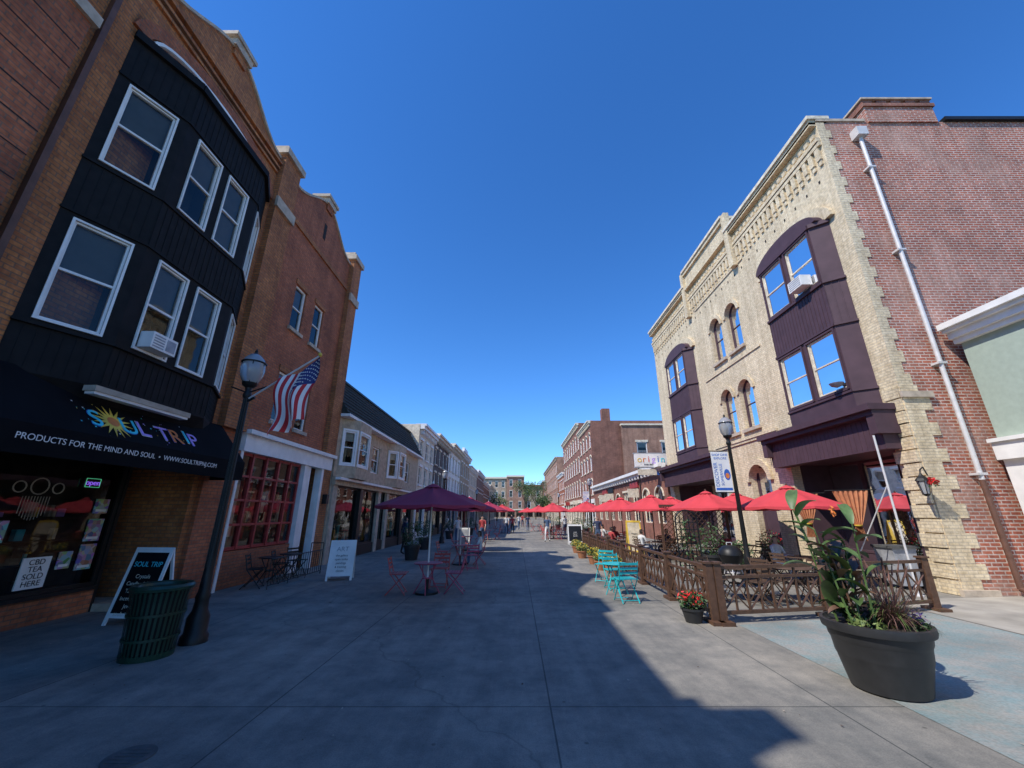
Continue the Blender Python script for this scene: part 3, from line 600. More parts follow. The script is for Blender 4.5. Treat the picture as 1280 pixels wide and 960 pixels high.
e.box('rainwater_head',M_metal,.9,1.2,.02,.28,12.15,12.45,S); e.path('drainpipe',M_metal,[(10.17,8.86,12.2),(10.17,8.86,2.3)],.05,10)
for z in(2.4,5,8.2,11): e.box('pipe_straps',M_metal,.95,1.16,.005,.2,z,z+.05,S)
e.path('drainpipe_lower',M_brownp,[(10.17,8.86,2.3),(10.17,8.86,.15),(10.17,8.6,.05)],.055,10)
e.tube('wall_conduit',M_brownp,(11.6,8.95,.0),(11.6,8.95,2.4),.03)
for u,z in((3.2,6.6),(5.5,9.9),(6,6.6)): e.box('wall_anchor_plate',M_brownp,u,u+.06,.003,.03,z,z+.3,S)
e.done()
# ------------------------------------------------------------ mint building
e=Ent('mint_stucco_building'); F6=FRt(10.75)
e.wall('mint_wall',M_mint,F6,-8,8.78,3.1,5.5); 
e.box('end_face',M_mint,8.6,8.8,-12,-.02,3.1,5.5,F6)
for z0,z1,d in((5.5,5.62,.12),(5.62,5.78,.2),(5.78,5.86,.3),(5.86,6.0,.38)): e.box('white_cornice',M_white,-8,8.82+d*.1,-.3,d,z0,z1,F6)
e.box('white_band',M_white,-8,8.82,-.2,.14,2.72,3.1,F6); e.box('white_band',M_white,-8,8.84,-.2,.2,3.1,3.18,F6)
e.box('white_piers',M_white,8.35,8.8,-.25,.03,0,2.72,F6)
a=2.0
for i in range(3):
    e.window(F6,a,a+2.0,.5,2.7,M_grayp,.07,-.12,0,mull='none',glass=M_glassd,back=M_int); e.box('white_piers',M_white,a+2.0,a+2.2 if i<2 else 8.35,-.25,.02,0,2.72,F6); a+=2.1
e.box('bulkhead',M_white,-8,8.3,-.25,-.02,0,.5,F6); e.box('building_core',M_tar,-8,8.6,-12,-.6,0,5.4,F6)
e.done()
# ------------------------------------------------------------ street lamps
def lamp(x,y,extra=None):
    e=Ent('street_lamp',(x,y,0))
    e.lathe('pole',M_blk,[(.16,0),(.16,.08),(.13,.12),(.13,.3),(.09,.38),(.08,.5),(.09,.54),(.07,.6),(.055,.9),(.05,1.0),(.042,1.1),(.036,3.3),(.06,3.33),(.06,3.38),(.04,3.42),(.05,3.48),(.1,3.52),(.11,3.56)],seg=16)
    for i in range(8):
        t=i*math.pi/4; e.tube('flutes',M_blk,(.05*math.cos(t),.05*math.sin(t),.9),(.035*math.cos(t),.035*math.sin(t),3.3),.009,.007,seg=5)
    e.lathe('globe',M_globe,[(.1,3.56),(.15,3.66),(.17,3.78),(.165,3.86),(.155,3.9)],seg=20)
    e.lathe('cap',M_globe,[(.16,3.905),(.14,3.96),(.08,4.03),(.04,4.05)],seg=20); e.lathe('band',M_blk,[(.16,3.885),(.178,3.89),(.178,3.905),(.16,3.91)],seg=20); e.lathe('finial',M_blk,[(.04,4.05),(.02,4.08),(.025,4.1),(.005,4.14)],seg=10)
    for i in range(6):
        t=i*math.pi/3; e.tube('globe_ribs',M_blk,(.1*math.cos(t),.1*math.sin(t),3.56),(.17*math.cos(t),.17*math.sin(t),3.88),.007,seg=4)
    if extra: extra(e)
    return e.done()
def banner(e):
    for z in(3.15,2.1): e.tube('banner_arm',M_blk,(0,0,z),(-.55,0,z),.012)
    e.box('banner_cloth',M_white,-.52,-.07,-.006,.006,2.12,3.13)
    for i,t in enumerate(('SHOP DINE','EXPLORE')): e.text('banner_text',t,.08,(-.295,-.008,3.05-i*.09),(1,0,0),(0,0,1),M_bluep,.001)
    e.text('banner_side_text','DISCOVER',.13,(-.44,-.008,2.55),(0,0,1),(-1,0,0),M_bluep,.001); e.text('banner_side_text2','SOMERVILLE',.1,(-.31,-.008,2.55),(0,0,1),(-1,0,0),M_bluep,.001)
    e.add('banner_logo',M_bluep,[(-.17+.08*math.cos(i*.4),-.009,2.55+.14*math.sin(i*.4)) for i in range(16)],[tuple(range(16))]); e.add('banner_logo_inner',M_orgp,[(-.17+.05*math.cos(i*.4),-.012,2.52+.07*math.sin(i*.4)) for i in range(16)],[tuple(range(16))])
    e.box('banner_stripe',M_bluep,-.5,-.09,-.009,-.0065,2.16,2.22)
def holder(e): 
    e.tube('bracket',M_blk,(0,0,3.25),(.12,0,3.33),.025)
    for a in(-1,1): e.tube('scroll_arm',M_blk,(0,0,3.4),(.0+a*.28,0,3.5),.012); 
lamp(-4.21,5.95,holder); lamp(5.6,10.4,banner); lamp(-4.2,24); lamp(5.4,30,banner); lamp(-4.2,44); lamp(5.4,52); lamp(-4.2,66)
e=Ent('american_flag',(-4.16,5.93,3.3))
tip=Vector((1.0,0,.72)); e.tube('flagpole',M_metal,(0,0,0),tip,.014); e.lathe('pole_ball',M_gold,[(.01,.70),(.03,.72),(.03,.75),(.01,.77)],cx=1.0,seg=10)
N,Mx=26,24
def fp(s,r):
    base=tip*(1-.56*s); x=base.x-.10*r*(1-s)-.04*r+.025*math.sin(r*7+s*3); z=base.z-.02-r*(1.02-.12*s)+.03*math.sin(s*9)
    y=.10*math.sin(s*11+r*2.0)*(.25+r*.75)+.05*math.sin(r*6+s*4)
    return Vector((x,y,z))
for i in range(N):
    for j in range(Mx):
        s0,s1=i/N,(i+1)/N; r0,r1=j/Mx,(j+1)/Mx; st=i*13//N
        m_=M_flagB if (s0<7/13-.01 and r0<.4) else (M_flagR if st%2==0 else M_flagW)
        e.add('cloth_'+m_.name[5:],m_,[tuple(fp(s0,r0)),tuple(fp(s1,r0)),tuple(fp(s1,r1)),tuple(fp(s0,r1))],[(0,1,2,3)],True)
for a in range(9):
    for b in range(6 if a%2==0 else 5):
        s=(a+.7)/9.5*7/13; r=(b+.6+(0 if a%2==0 else .5))/6.3*.4; p=fp(s,r)
        for sg in(-.006,.006):
            e.add('stars',M_flagW,[(p.x+.016*(1 if k%2==0 else .42)*math.sin(k*math.pi/5),p.y+sg,p.z+.016*(1 if k%2==0 else .42)*math.cos(k*math.pi/5)) for k in range(10)],[tuple(range(10))])
e.done()
# ------------------------------------------------------------ trash can
e=Ent('slatted_trash_can',(-4.35,5.42,0))
e.lathe('liner',M_dark,[(.22,.04),(.27,.72)],seg=24); e.lathe('base_ring',M_green,[(.24,.0),(.255,.0),(.26,.06),(.24,.06)],seg=28)
e.lathe('rim',M_green,[(.27,.70),(.315,.72),(.32,.75),(.30,.78),(.24,.77),(.23,.74)],seg=28)
for i in range(36):
    t=i*2*math.pi/36; c,s=math.cos(t),math.sin(t)
    for a,b,z0,z1 in((.255,.285,.04,.6),(.285,.305,.6,.74)): 
        p=Vector((a*c,a*s,z0)); q=Vector((b*c,b*s,z1)); w=Vector((-s,c,0))*.013; e.add('slats',M_green,[tuple(p-w),tuple(p+w),tuple(q+w),tuple(q-w)],[(0,1,2,3)])
for z,r in((.2,.27),(.45,.283)): e.lathe('hoops',M_green,[(r-.008,z),(r+.004,z),(r+.004,z+.025),(r-.008,z+.025)],seg=28)
e.done()
def aframe(x,y,rot,w,h,fm,pm,lines,tm,top=None):
    e=Ent('sandwich_board_sign',(x,y,0),rot); k=.22
    for sg in(-1,1):
        def Q(u,v,off): return (u,sg*(k*(1-v/h))+sg*off,v)
        for a,b,c,d,m_,o in((-w/2,-w/2+.05,0,h,fm,.012),(w/2-.05,w/2,0,h,fm,.012),(-w/2+.05,w/2-.05,h-.06,h,fm,.012),(-w/2+.05,w/2-.05,.1,.16,fm,.012),(-w/2+.05,w/2-.05,.16,h-.06,pm,.006)):
            vs=[Q(a,c,o),Q(b,c,o),Q(b,d,o),Q(a,d,o),Q(a,c,-o),Q(b,c,-o),Q(b,d,-o),Q(a,d,-o)]; e.add('frame' if m_ is fm else 'panel',m_,vs,[(0,1,2,3),(7,6,5,4),(0,1,5,4),(1,2,6,5),(2,3,7,6),(3,0,4,7)])
    yd=Vector((0,k,h)).normalized()
    for i,t in enumerate(lines):
        v=h*.62-i*h*.095; p=Vector((0,-(k*(1-v/h)),v))+Vector((0,-.012,0)); e.text('lettering',t,h*.075,p,(1,0,0),yd,tm,.001)
    if top:
        v=h*.78; e.text('headline',top[0],min(h*.17,w*.155 if len(top[0])>5 else 9),Vector((0,-(k*(1-v/h))-.012,v)),(1,0,0),yd,top[1],.001)
    e.tube('hinge_bar',fm,(-w/2,0,h),(w/2,0,h),.015); return e.done()
aframe(-5.85,6.95,-.12,.68,1.06,M_white,M_awn,['Crystals','Candles & Tea','Tarot Cards','Incense & Oils','Jewelry','soultripnj.com'],M_cream,('SOUL TRIP',M_teal))
aframe(-4.5,11.15,.25,.62,.92,M_white,M_white,['the gallery','open today','paintings','& framing','classes'],M_blk,('ART',M_grayp))
aframe(3.25,23.3,0,.8,1.0,M_white,M_blk,['Lunch','Dinner','Specials'],M_white); aframe(-2.6,21,.1,.6,.9,M_white,M_grayp,['Menu','Coffee'],M_white)
aframe(4.9,17.6,0,.6,1.3,M_gold,M_cream,['Happy','Hour','4-7pm','Today'],M_blk)
# ------------------------------------------------------------ umbrellas, tables, chairs
def umbrella(x,y,r,zr,za,mat,rot=0.,pole=M_white,base=True):
    e=Ent('patio_umbrella',(x,y,0),rot); n=8
    vs=[(0,0,za)]; fs=[]; K=6; SEG=6
    tot=n*SEG
    for k in range(1,K+1):
        t=k/K
        for i in range(tot):
            a=2*math.pi*i/tot; ph=(i%SEG)/SEG; sag=math.sin(math.pi*ph)
            rr=r*t*(1-.055*sag*t) ; z=za-(za-zr)*(t**1.12)-.05*sag*math.sin(math.pi*t*.9)
            vs.append((rr*math.cos(a),rr*math.sin(a),z))
    for i in range(tot): fs.append((0,1+i,1+(i+1)%tot))
    for k in range(K-1):
        for i in range(tot): fs.append((1+k*tot+i,1+(k+1)*tot+i,1+(k+1)*tot+(i+1)%tot,1+k*tot+(i+1)%tot))
    e.add('canopy',mat,vs,fs,True)
    vs=[];fs=[]
    for i in range(tot):
        a=2*math.pi*i/tot; sag=math.sin(math.pi*(i%SEG)/SEG); rr=r*(1-.055*sag)
        z=zr-.05*sag*math.sin(math.pi*.9); vs+=[(rr*math.cos(a),rr*math.sin(a),z),(rr*1.004*math.cos(a),rr*1.004*math.sin(a),z-.05-.02*sag)]
    for i in range(tot): j=(i+1)%tot; fs.append((2*i,2*j,2*j+1,2*i+1))
    e.add('valance',mat,vs,fs)
    e.lathe('top_vent',mat,[(.2,za-.045),(.1,za+.01),(.02,za+.04)],seg=16)
    for i in range(n):
        a=2*math.pi*i/n; c,s=math.cos(a),math.sin(a); e.tube('ribs',pole,(0,0,za-.05),(r*.97*c,r*.97*s,zr-.01),.008,seg=4); e.tube('struts',pole,(0,0,zr-.02),(r*.5*c,r*.5*s,(za+zr)/2-.03),.007,seg=4)
    e.tube('pole',pole,(0,0,.03),(0,0,za),.019,seg=10); e.lathe('finial',pole,[(.02,za+.03),(.03,za+.06),(.005,za+.1)],seg=8)
    if base: e.lathe('base',M_blk,[(.24,0),(.24,.04),(.1,.07),(.035,.09),(.03,.28)],seg=20)
    return e.done()
def table(x,y,r,h,mat,rot=0):
    e=Ent('bistro_table',(x,y,0),rot); e.lathe('top',mat,[(.03,h-.02),(r,h-.02),(r+.01,h-.01),(r,h),(.03,h)],seg=24)
    for i in range(4):
        a=i*math.pi/2+.78; e.path('legs',mat,[(r*.75*math.cos(a),r*.75*math.sin(a),h-.02),(.1*math.cos(a+.6),.1*math.sin(a+.6),h*.5),(r*.9*math.cos(a+.9),r*.9*math.sin(a+.9),0.005)],.011)
    e.lathe('ring',mat,[(.09,h*.49),(.11,h*.49),(.11,h*.52),(.09,h*.52)],seg=14); return e.done()
def chair(x,y,rot,mat,h=.72):
    e=Ent('bistro_chair',(x,y,0),rot); w=.18; sh=.40
    for s_ in(-w,w):
        e.path('frame',mat,[(s_,.2,0.005),(s_,-.12,sh),(s_,-.2,h)],.011); e.path('frame',mat,[(s_*.9,-.2,0.005),(s_*.9,.17,sh)],.011)
        e.tube('frame',mat,(s_,-.14,sh),(s_,.2,sh),.01)
    for i in range(6): e.box('seat_slats',mat,-w,w,-.14+i*.058,-.1+i*.058,sh,sh+.012)
    for z in(.52,.60,.68): y0=-.12-(z-sh)*.25; e.box('back_slats',mat,-w,w,y0-.01,y0+.004,z-.022,z+.022)
    e.tube('stretcher',mat,(-w,.17,.04),(w,.17,.04),.008); e.tube('stretcher',mat,(-w,-.16,.05),(w,-.16,.05),.008)
    return e.done()
umbrella(-1.88,9.27,1.22,1.77,2.2,M_umbB,.2); table(-1.88,9.27,.3,.6,M_chP); chair(-2.5,9.2,-1.45,M_chR); chair(-1.3,9.35,1.6,M_chP); chair(-1.75,10.0,3.1,M_chR)
umbrella(-1.85,14.2,1.22,1.75,2.18,M_umbB,.5); table(-1.85,14.2,.3,.6,M_chR); chair(-2.45,14.3,-1.6,M_chR); chair(-1.2,14.2,1.6,M_chR)
chair(-1.35,13.0,.4,M_chP)
for x,y in((-2.2,19.5),(-1.8,27),(-1.2,36),(-2.3,47),(1.5,55),(2.2,40)):
    umbrella(x,y,1.25,1.8,2.3,M_umbR if y>30 else M_umbB,R()); table(x,y,.3,.6,M_chR); chair(x-.6,y,-1.5,M_chR); chair(x+.6,y,1.5,M_chR)
chair(2.12,8.45,.15,M_chT); table(2.1,9.15,.26,.6,M_chT); chair(2.2,9.8,3.3,M_chT); chair(2.2,10.8,2.6,M_chT)
for x,y,r in((6.95,10.5,1.25),(6.1,13.2,1.2),(7.6,14.2,1.25),(5.2,15.9,1.2),(4.7,18.6,1.2),(6.6,17.6,1.25),(5.0,21.8,1.25),(4.2,24.6,1.25),(2.5,28,1.25),(2.7,33,1.25),(4.6,28.5,1.2)):
    umbrella(x,y,r,1.76,2.25,M_umbR,R(),M_wood)
    table(x,y,.38,.6,M_wood)
    for a in(.4,1.97,3.5,5.1): chair(x+.62*math.cos(a),y+.62*math.sin(a),a+math.pi/2,M_wood if y<20 else M_chR)
for x,y in((4.3,8.6),(5.4,8.5)):
    table(x,y,.38,.6,M_wood)
    for a in(.4,1.97,3.5,5.1): chair(x+.58*math.cos(a),y+.58*math.sin(a),a+math.pi/2,M_wood)
for y in(9.9,10.9,11.7): chair(-5.95,y,U(-2.2,-1),M_blk)
table(-5.9,10.4,.28,.6,M_blk); table(-5.9,11.3,.28,.6,M_blk)
e=Ent('iron_railing'); 
for z in(.08,.62): e.tube('rails',M_blk,(-5.5,9.7,z),(-5.5,12.2,z),.012)
for i in range(22): e.tube('bars',M_blk,(-5.5,9.7+i*.119,.0 if i%7==0 else .08),(-5.5,9.7+i*.119,.64),.007,seg=5)
e.path('rails',M_blk,[(-5.5,12.2,.0),(-5.5,12.2,.8),(-5.85,12.2,.8),(-5.85,12.2,0)],.012); e.done()
# ------------------------------------------------------------ patio fence
e=Ent('wooden_patio_fence')
def fence(pa,pb,n):
    pa=Vector(pa);pb=Vector(pb)
    for i in range(n+1):
        p=pa.lerp(pb,i/n)
        e.box('posts',M_fence,p.x-.055,p.x+.055,p.y-.055,p.y+.055,0.0,.84); e.box('post_caps',M_fence,p.x-.075,p.x+.075,p.y-.075,p.y+.075,.84,.87); e.box('post_feet',M_fence,p.x-.1,p.x+.1,p.y-.18,p.y+.18,0,.05)
        if i==n: break
        q=pa.lerp(pb,(i+1)/n); d=(q-p); Ln=d.length; d/=Ln; f=FR((p.x,p.y),(d.x,d.y),(d.y,-d.x))
        for z0,z1 in((.12,.17),(.62,.66),(.76,.81)): e.box('rails',M_fence,.05,Ln-.05,-.025,.025,z0,z1,f)
        k=max(2,round((Ln-.1)/.42)); w=(Ln-.1)/k
        for j in range(k):
            a=.05+j*w; 
            for s in((a,.17,a+w,.62),(a,.62,a+w,.17)):
                e.tube('lattice',M_fence,f(s[0],.0,s[1]),f(s[2],.0,s[3]),.016,seg=4)
            e.box('balusters',M_fence,a+w/2-.013,a+w/2+.013,-.013,.013,.17,.62,f); e.box('balusters',M_fence,a-.015,a+.015,-.015,.015,.17,.76,f)
fence((3.05,6.9),(3.1,19.5),7); fence((3.17,6.88),(5.05,7.22),1); fence((5.2,7.25),(7.3,7.75),1)
e.done()
e=Ent('garden_trellis',(3.9,9.6,0)); 
for x in(-.25,.25): e.tube('stiles',M_blk,(x,0,0),(x,0,1.45),.018)
pts=[(.25*math.cos(math.pi*i/10),0,1.45+.22*math.sin(math.pi*i/10)) for i in range(11)]; e.path('arch',M_blk,pts,.018)
for i in range(9): z=.2+i*.15; e.tube('lattice',M_blk,(-.25,0,z),(.25,0,z),.012,seg=4)
for i in range(1,5): e.tube('lattice',M_blk,(-.25+i*.1,0,.1),(-.25+i*.1,0,1.55),.012,seg=4)
e.scatter('vine_leaves',M_leafg,(0,0,.8),(.25,.06,.7),160,.045); e.done()
e=Ent('lattice_privacy_screen',(6.3,14.8,0))
e.box('frame',M_fence,-1.2,-1.12,-.03,.03,0,1.9); e.box('frame',M_fence,1.12,1.2,-.03,.03,0,1.9); e.box('frame',M_fence,-1.12,1.12,-.03,.03,1.82,1.9)
for i in range(-12,13): 
    x0=i*.18; 
    for sg in(-1,1):
        (ax,az),(bx,bz)=(x0-sg*.9,0.1),(x0+sg*.9,1.85); pts=[]
        for t in [k/24 for k in range(25)]:
            x=ax+(bx-ax)*t; z=az+(bz-az)*t
            if -1.12<=x<=1.12: pts.append((x,0.01*sg,z))
        if len(pts)>1: e.tube('slats',M_fence,pts[0],pts[-1],.012,seg=4)
e.done()
e=Ent('awning_pole',(8.2,9.0,0)); e.tube('pole',M_metal,(0,0,.03),(0,0,3.3),.022,seg=10); e.lathe('foot',M_metal,[(.09,0),(.09,.02),(.035,.04)],seg=12); e.tube('brace',M_metal,(0,0,2.2),(-.25,.9,.75),.012); e.done()
e=Ent('wall_lantern',(8.9,8.85,2.15)); 
e.path('bracket',M_blk,[(.2,.1,.25),(.05,.0,.42),(-.08,-.05,.36),(-.1,-.05,.28)],.014); e.lathe('cage_glass',M_globe,[(.06,-.15),(.10,.12)],cx=-.1,cy=-.05,seg=6,smooth=False); e.lathe('roof',M_blk,[(.13,.12),(.1,.17),(.04,.23),(.02,.28)],cx=-.1,cy=-.05,seg=6,smooth=False); e.lathe('base',M_blk,[(.03,-.2),(.07,-.16),(.07,-.15)],cx=-.1,cy=-.05,seg=6,smooth=False)
for i in range(6): a=i*math.pi/3; e.tube('cage_bars',M_blk,(-.1+.062*math.cos(a),-.05+.062*math.sin(a),-.15),(-.1+.102*math.cos(a),-.05+.102*math.sin(a),.12),.007,seg=4)
e.scatter('red_flowers',M_flR,(.02,-.14,.1),(.13,.08,.09),90,.035); e.scatter('leaves',M_leafg,(.02,-.12,.05),(.15,.08,.1),50,.035); e.done()
def curtain(x,y,z0,z1,w):
    e=Ent('orange_curtain',(x,y,0),-.5); n=28; vs=[];fs=[]; Z=8
    for k in range(Z+1):
        t=k/Z; z=z1+(z0-z1)*t; ww=w*(1-.8*t**1.2)
        for i in range(n+1): 
            s=i/n-.5; vs.append((s*ww,.04*math.sin(i*1.6)*(1-.4*t),z))
    for k in range(Z):
        for i in range(n): a=k*(n+1)+i; fs.append((a,a+1,a+n+2,a+n+1))
    e.add('fabric',M_cur,vs,fs,True); e.lathe('tie',M_gold,[(w*.11,z0),(w*.12,z0+.03)],seg=10); 
    vs=[];fs=[]
    for k in range(5):
        t=k/4
        for i in range(n+1): s=i/n-.5; vs.append((s*w*(.2+.12*t),.03*math.sin(i*1.6),z0-.35*t))
    for k in range(4):
        for i in range(n): a=k*(n+1)+i; fs.append((a,a+1,a+n+2,a+n+1))
    e.add('fabric_tail',M_cur,vs,fs,True); e.tube('rod',M_blk,(-w*.7,0,z1+.02),(w*.7,0,z1+.02),.012); e.done()
curtain(8.6,12.3,1.3,2.15,.75); curtain(8.6,10.55,1.3,2.15,.75)
e=Ent('rolling_trash_bin',(8.75,9.9,0)); e.prism('body',M_grayp,FR((0,0),(1,0),(0,-1)),[(-.2,.08),(.2,.08),(.27,.85),(-.27,.85)],-.25,.25); e.box('lid',M_iron,-.3,.3,-.3,.28,.852,.9); e.box('handle',M_blk,-.22,.22,.28,.33,.82,.86)
for x in(-.2,.2): e.tube('wheels',M_blk,(x-.03,.24,.09),(x+.03,.24,.09),.09,seg=14)
e.done()
e=Ent('kettle_grill',(5.0,10.0,0)); e.lathe('bowl',M_blk,[(.05,.45),(.2,.52),(.26,.65),(.265,.68)],seg=22); e.lathe('lid',M_blk,[(.27,.685),(.25,.78),(.16,.87),(.03,.9)],seg=22); e.path('handle',M_metal,[(-.06,0,.9),(-.06,0,.95),(.06,0,.95),(.06,0,.9)],.01)
for a in(0,2.1,4.2): e.tube('legs',M_metal,(.16*math.cos(a),.16*math.sin(a),.5),(.3*math.cos(a),.3*math.sin(a),0),.012)
e.tube('ash_pan',M_metal,(0,0,.3),(0,0,.32),.14,seg=14); e.done()
# ------------------------------------------------------------ planter with canna
e=Ent('large_flower_planter',(3.58,4.5,0)); e.o.scale=(.8,.8,.88)
e.lathe('pot',M_plant,[(.0,.0),(.35,.0),(.38,.02),(.45,.3),(.455,.31),(.465,.34),(.48,.46),(.485,.47),(.50,.5),(.51,.57),(.55,.58),(.56,.62),(.555,.66),(.52,.665),(.505,.62),(.48,.6)],seg=48)
e.lathe('soil',M_soil,[(.0,.6),(.3,.625),(.49,.6)],seg=32)
for i in range(10):
    a=U(1.6,4.8); r=U(.03,.3); bx,by=r*math.cos(a)-.1,r*math.sin(a)+.02; ln=Vector((U(-.3,.12),U(-.15,.15),1)); H=.5+.75*((i*7)%10)/9
    top=Vector((bx,by,.62))+ln*H; mm=M_leaf if i%3 else M_leafd; e.tube('canna_stems',mm,(bx,by,.6),top,.015,.008,seg=6)
    for k in range(6):
        t=.1+.9*k/5; p=Vector((bx,by,.62))+ln*H*t; az=k*2.6+i+U(-.5,.5)
        e.blade('canna_leaves' if i%3 else 'bronze_leaves',mm,p,az,U(.3,.48),U(.05,.085),U(.45,1.2),U(.5,1.5),8,.35)
e.scatter('flower_head',M_orgp,(-.2,0,1.85),(.03,.03,.06),14,.03)
for i in range(520):
    a=U(0,6.28); r=U(0,.13); az=U(0,6.28); e.blade('fountain_grass',M_grassp if i%4 else M_leafy,(.14+r*math.cos(a),-.1+r*math.sin(a),.6),az,U(.3,.62),.0035,U(.9,1.5),U(.8,2.2),6,0)
for i in range(24):
    az=U(0,6.28); el=U(.9,1.4); p=Vector((.14,-.1,.62)); q=p+Vector((math.cos(az)*math.cos(el),math.sin(az)*math.cos(el),math.sin(el)))*U(.45,.65); e.tube('grass_stalks',M_grassp,p,q,.003,seg=4); e.tube('grass_plumes',M_grassp,q,q+(q-p)*.22,.012,.004,seg=6)
e.scatter('trailing_leaves',M_leafg,(.35,-.12,.66),(.2,.22,.07),170,.035); e.scatter('trailing_leaves',M_leafy,(-.25,-.2,.66),(.22,.2,.06),110,.03); e.scatter('violet_flowers',M_flP,(.42,-.1,.72),(.1,.14,.07),60,.024); e.scatter('trailing_leaves',M_leafg,(.0,.1,.7),(.4,.25,.1),200,.045)
for i in range(30):
    az=U(-.9,.7); e.blade('spilling_stems',M_leafg,(.45*math.cos(az),.45*math.sin(az),.64),az,U(.12,.24),.012,.5,2.2,6,.1)
e.done()
def pot(name,x,y,r,h,pm,fl,n=140,gr=M_leafg,rad=None):
    e=Ent(name,(x,y,0)); e.lathe('pot',pm,[(.0,0),(r*.7,0),(r*.95,h*.85),(r*1.05,h*.86),(r*1.05,h),(r*.9,h),(r*.88,h*.9)],seg=24); e.lathe('soil',M_soil,[(0,h*.9),(r*.88,h*.9)],seg=20)
    R_=rad or (r*1.25,r*1.25,r*.8); e.scatter('leaves',gr,(0,0,h+R_[2]*.7),R_,n*2,.04); 
    if fl: e.scatter('flowers',fl,(0,0,h+R_[2]*1.0),(R_[0],R_[1],R_[2]*.8),n,.028)
    return e.done()
pot('red_flower_pot',2.76,6.98,.17,.2,M_plant,M_flR,150)
for i,(x,y) in enumerate(((2.6,11.6),(2.55,12.9),(2.6,14.4),(2.5,16.2),(2.6,18.3))): pot('yellow_flower_pot',x,y,.2,.26,M_terra,M_flY,150,M_leafy)
for x,y in((-3.8,15.6),(-4.3,20),(-4.4,28),(4.3,22.5),(5.6,12.2),(3.9,26.5),(-3.6,33),(3,38),(-3.2,41),(5.5,33),(4.5,45),(-4.2,52)): pot('potted_shrub',x,y,.3,.5,M_plant,None,260,M_leafg,(.42,.42,.5))
pot('potted_shrub',5.9,11.2,.25,.35,M_plant,None,200,M_leafg,(.3,.3,.35)); pot('potted_shrub',8.0,13.4,.25,.35,M_plant,M_flR,200,M_leafg,(.35,.35,.45))
def tree(x,y,h,r,n=1500):
    e=Ent('street_tree',(x,y,0)); e.tube('trunk',M_bark,(0,0,0),(.1,0,h*.45),.16,.1,8)
    for i in range(8):
        a=U(0,6.28); z=U(.35,.5)*h; p=(.1,0,z); q=(r*.65*math.cos(a),r*.65*math.sin(a),U(.6,.9)*h); e.tube('limbs',M_bark,p,q,.07,.02,6)
        e.scatter('foliage_light' if i%2 else 'foliage_dark',M_leafy if i%3==0 else M_leafg,q,(r*.5,r*.5,h*.17),n//8,.16)
    e.scatter('foliage_top',M_leafg,(0,0,h*.8),(r*.6,r*.6,h*.2),n//4,.16); e.done()
tree(2.6,108,9.8,3.4); tree(5.6,118,10.5,3.6); tree(-4.2,92,6,2.2,900); tree(5.0,74,4.6,1.5,900)
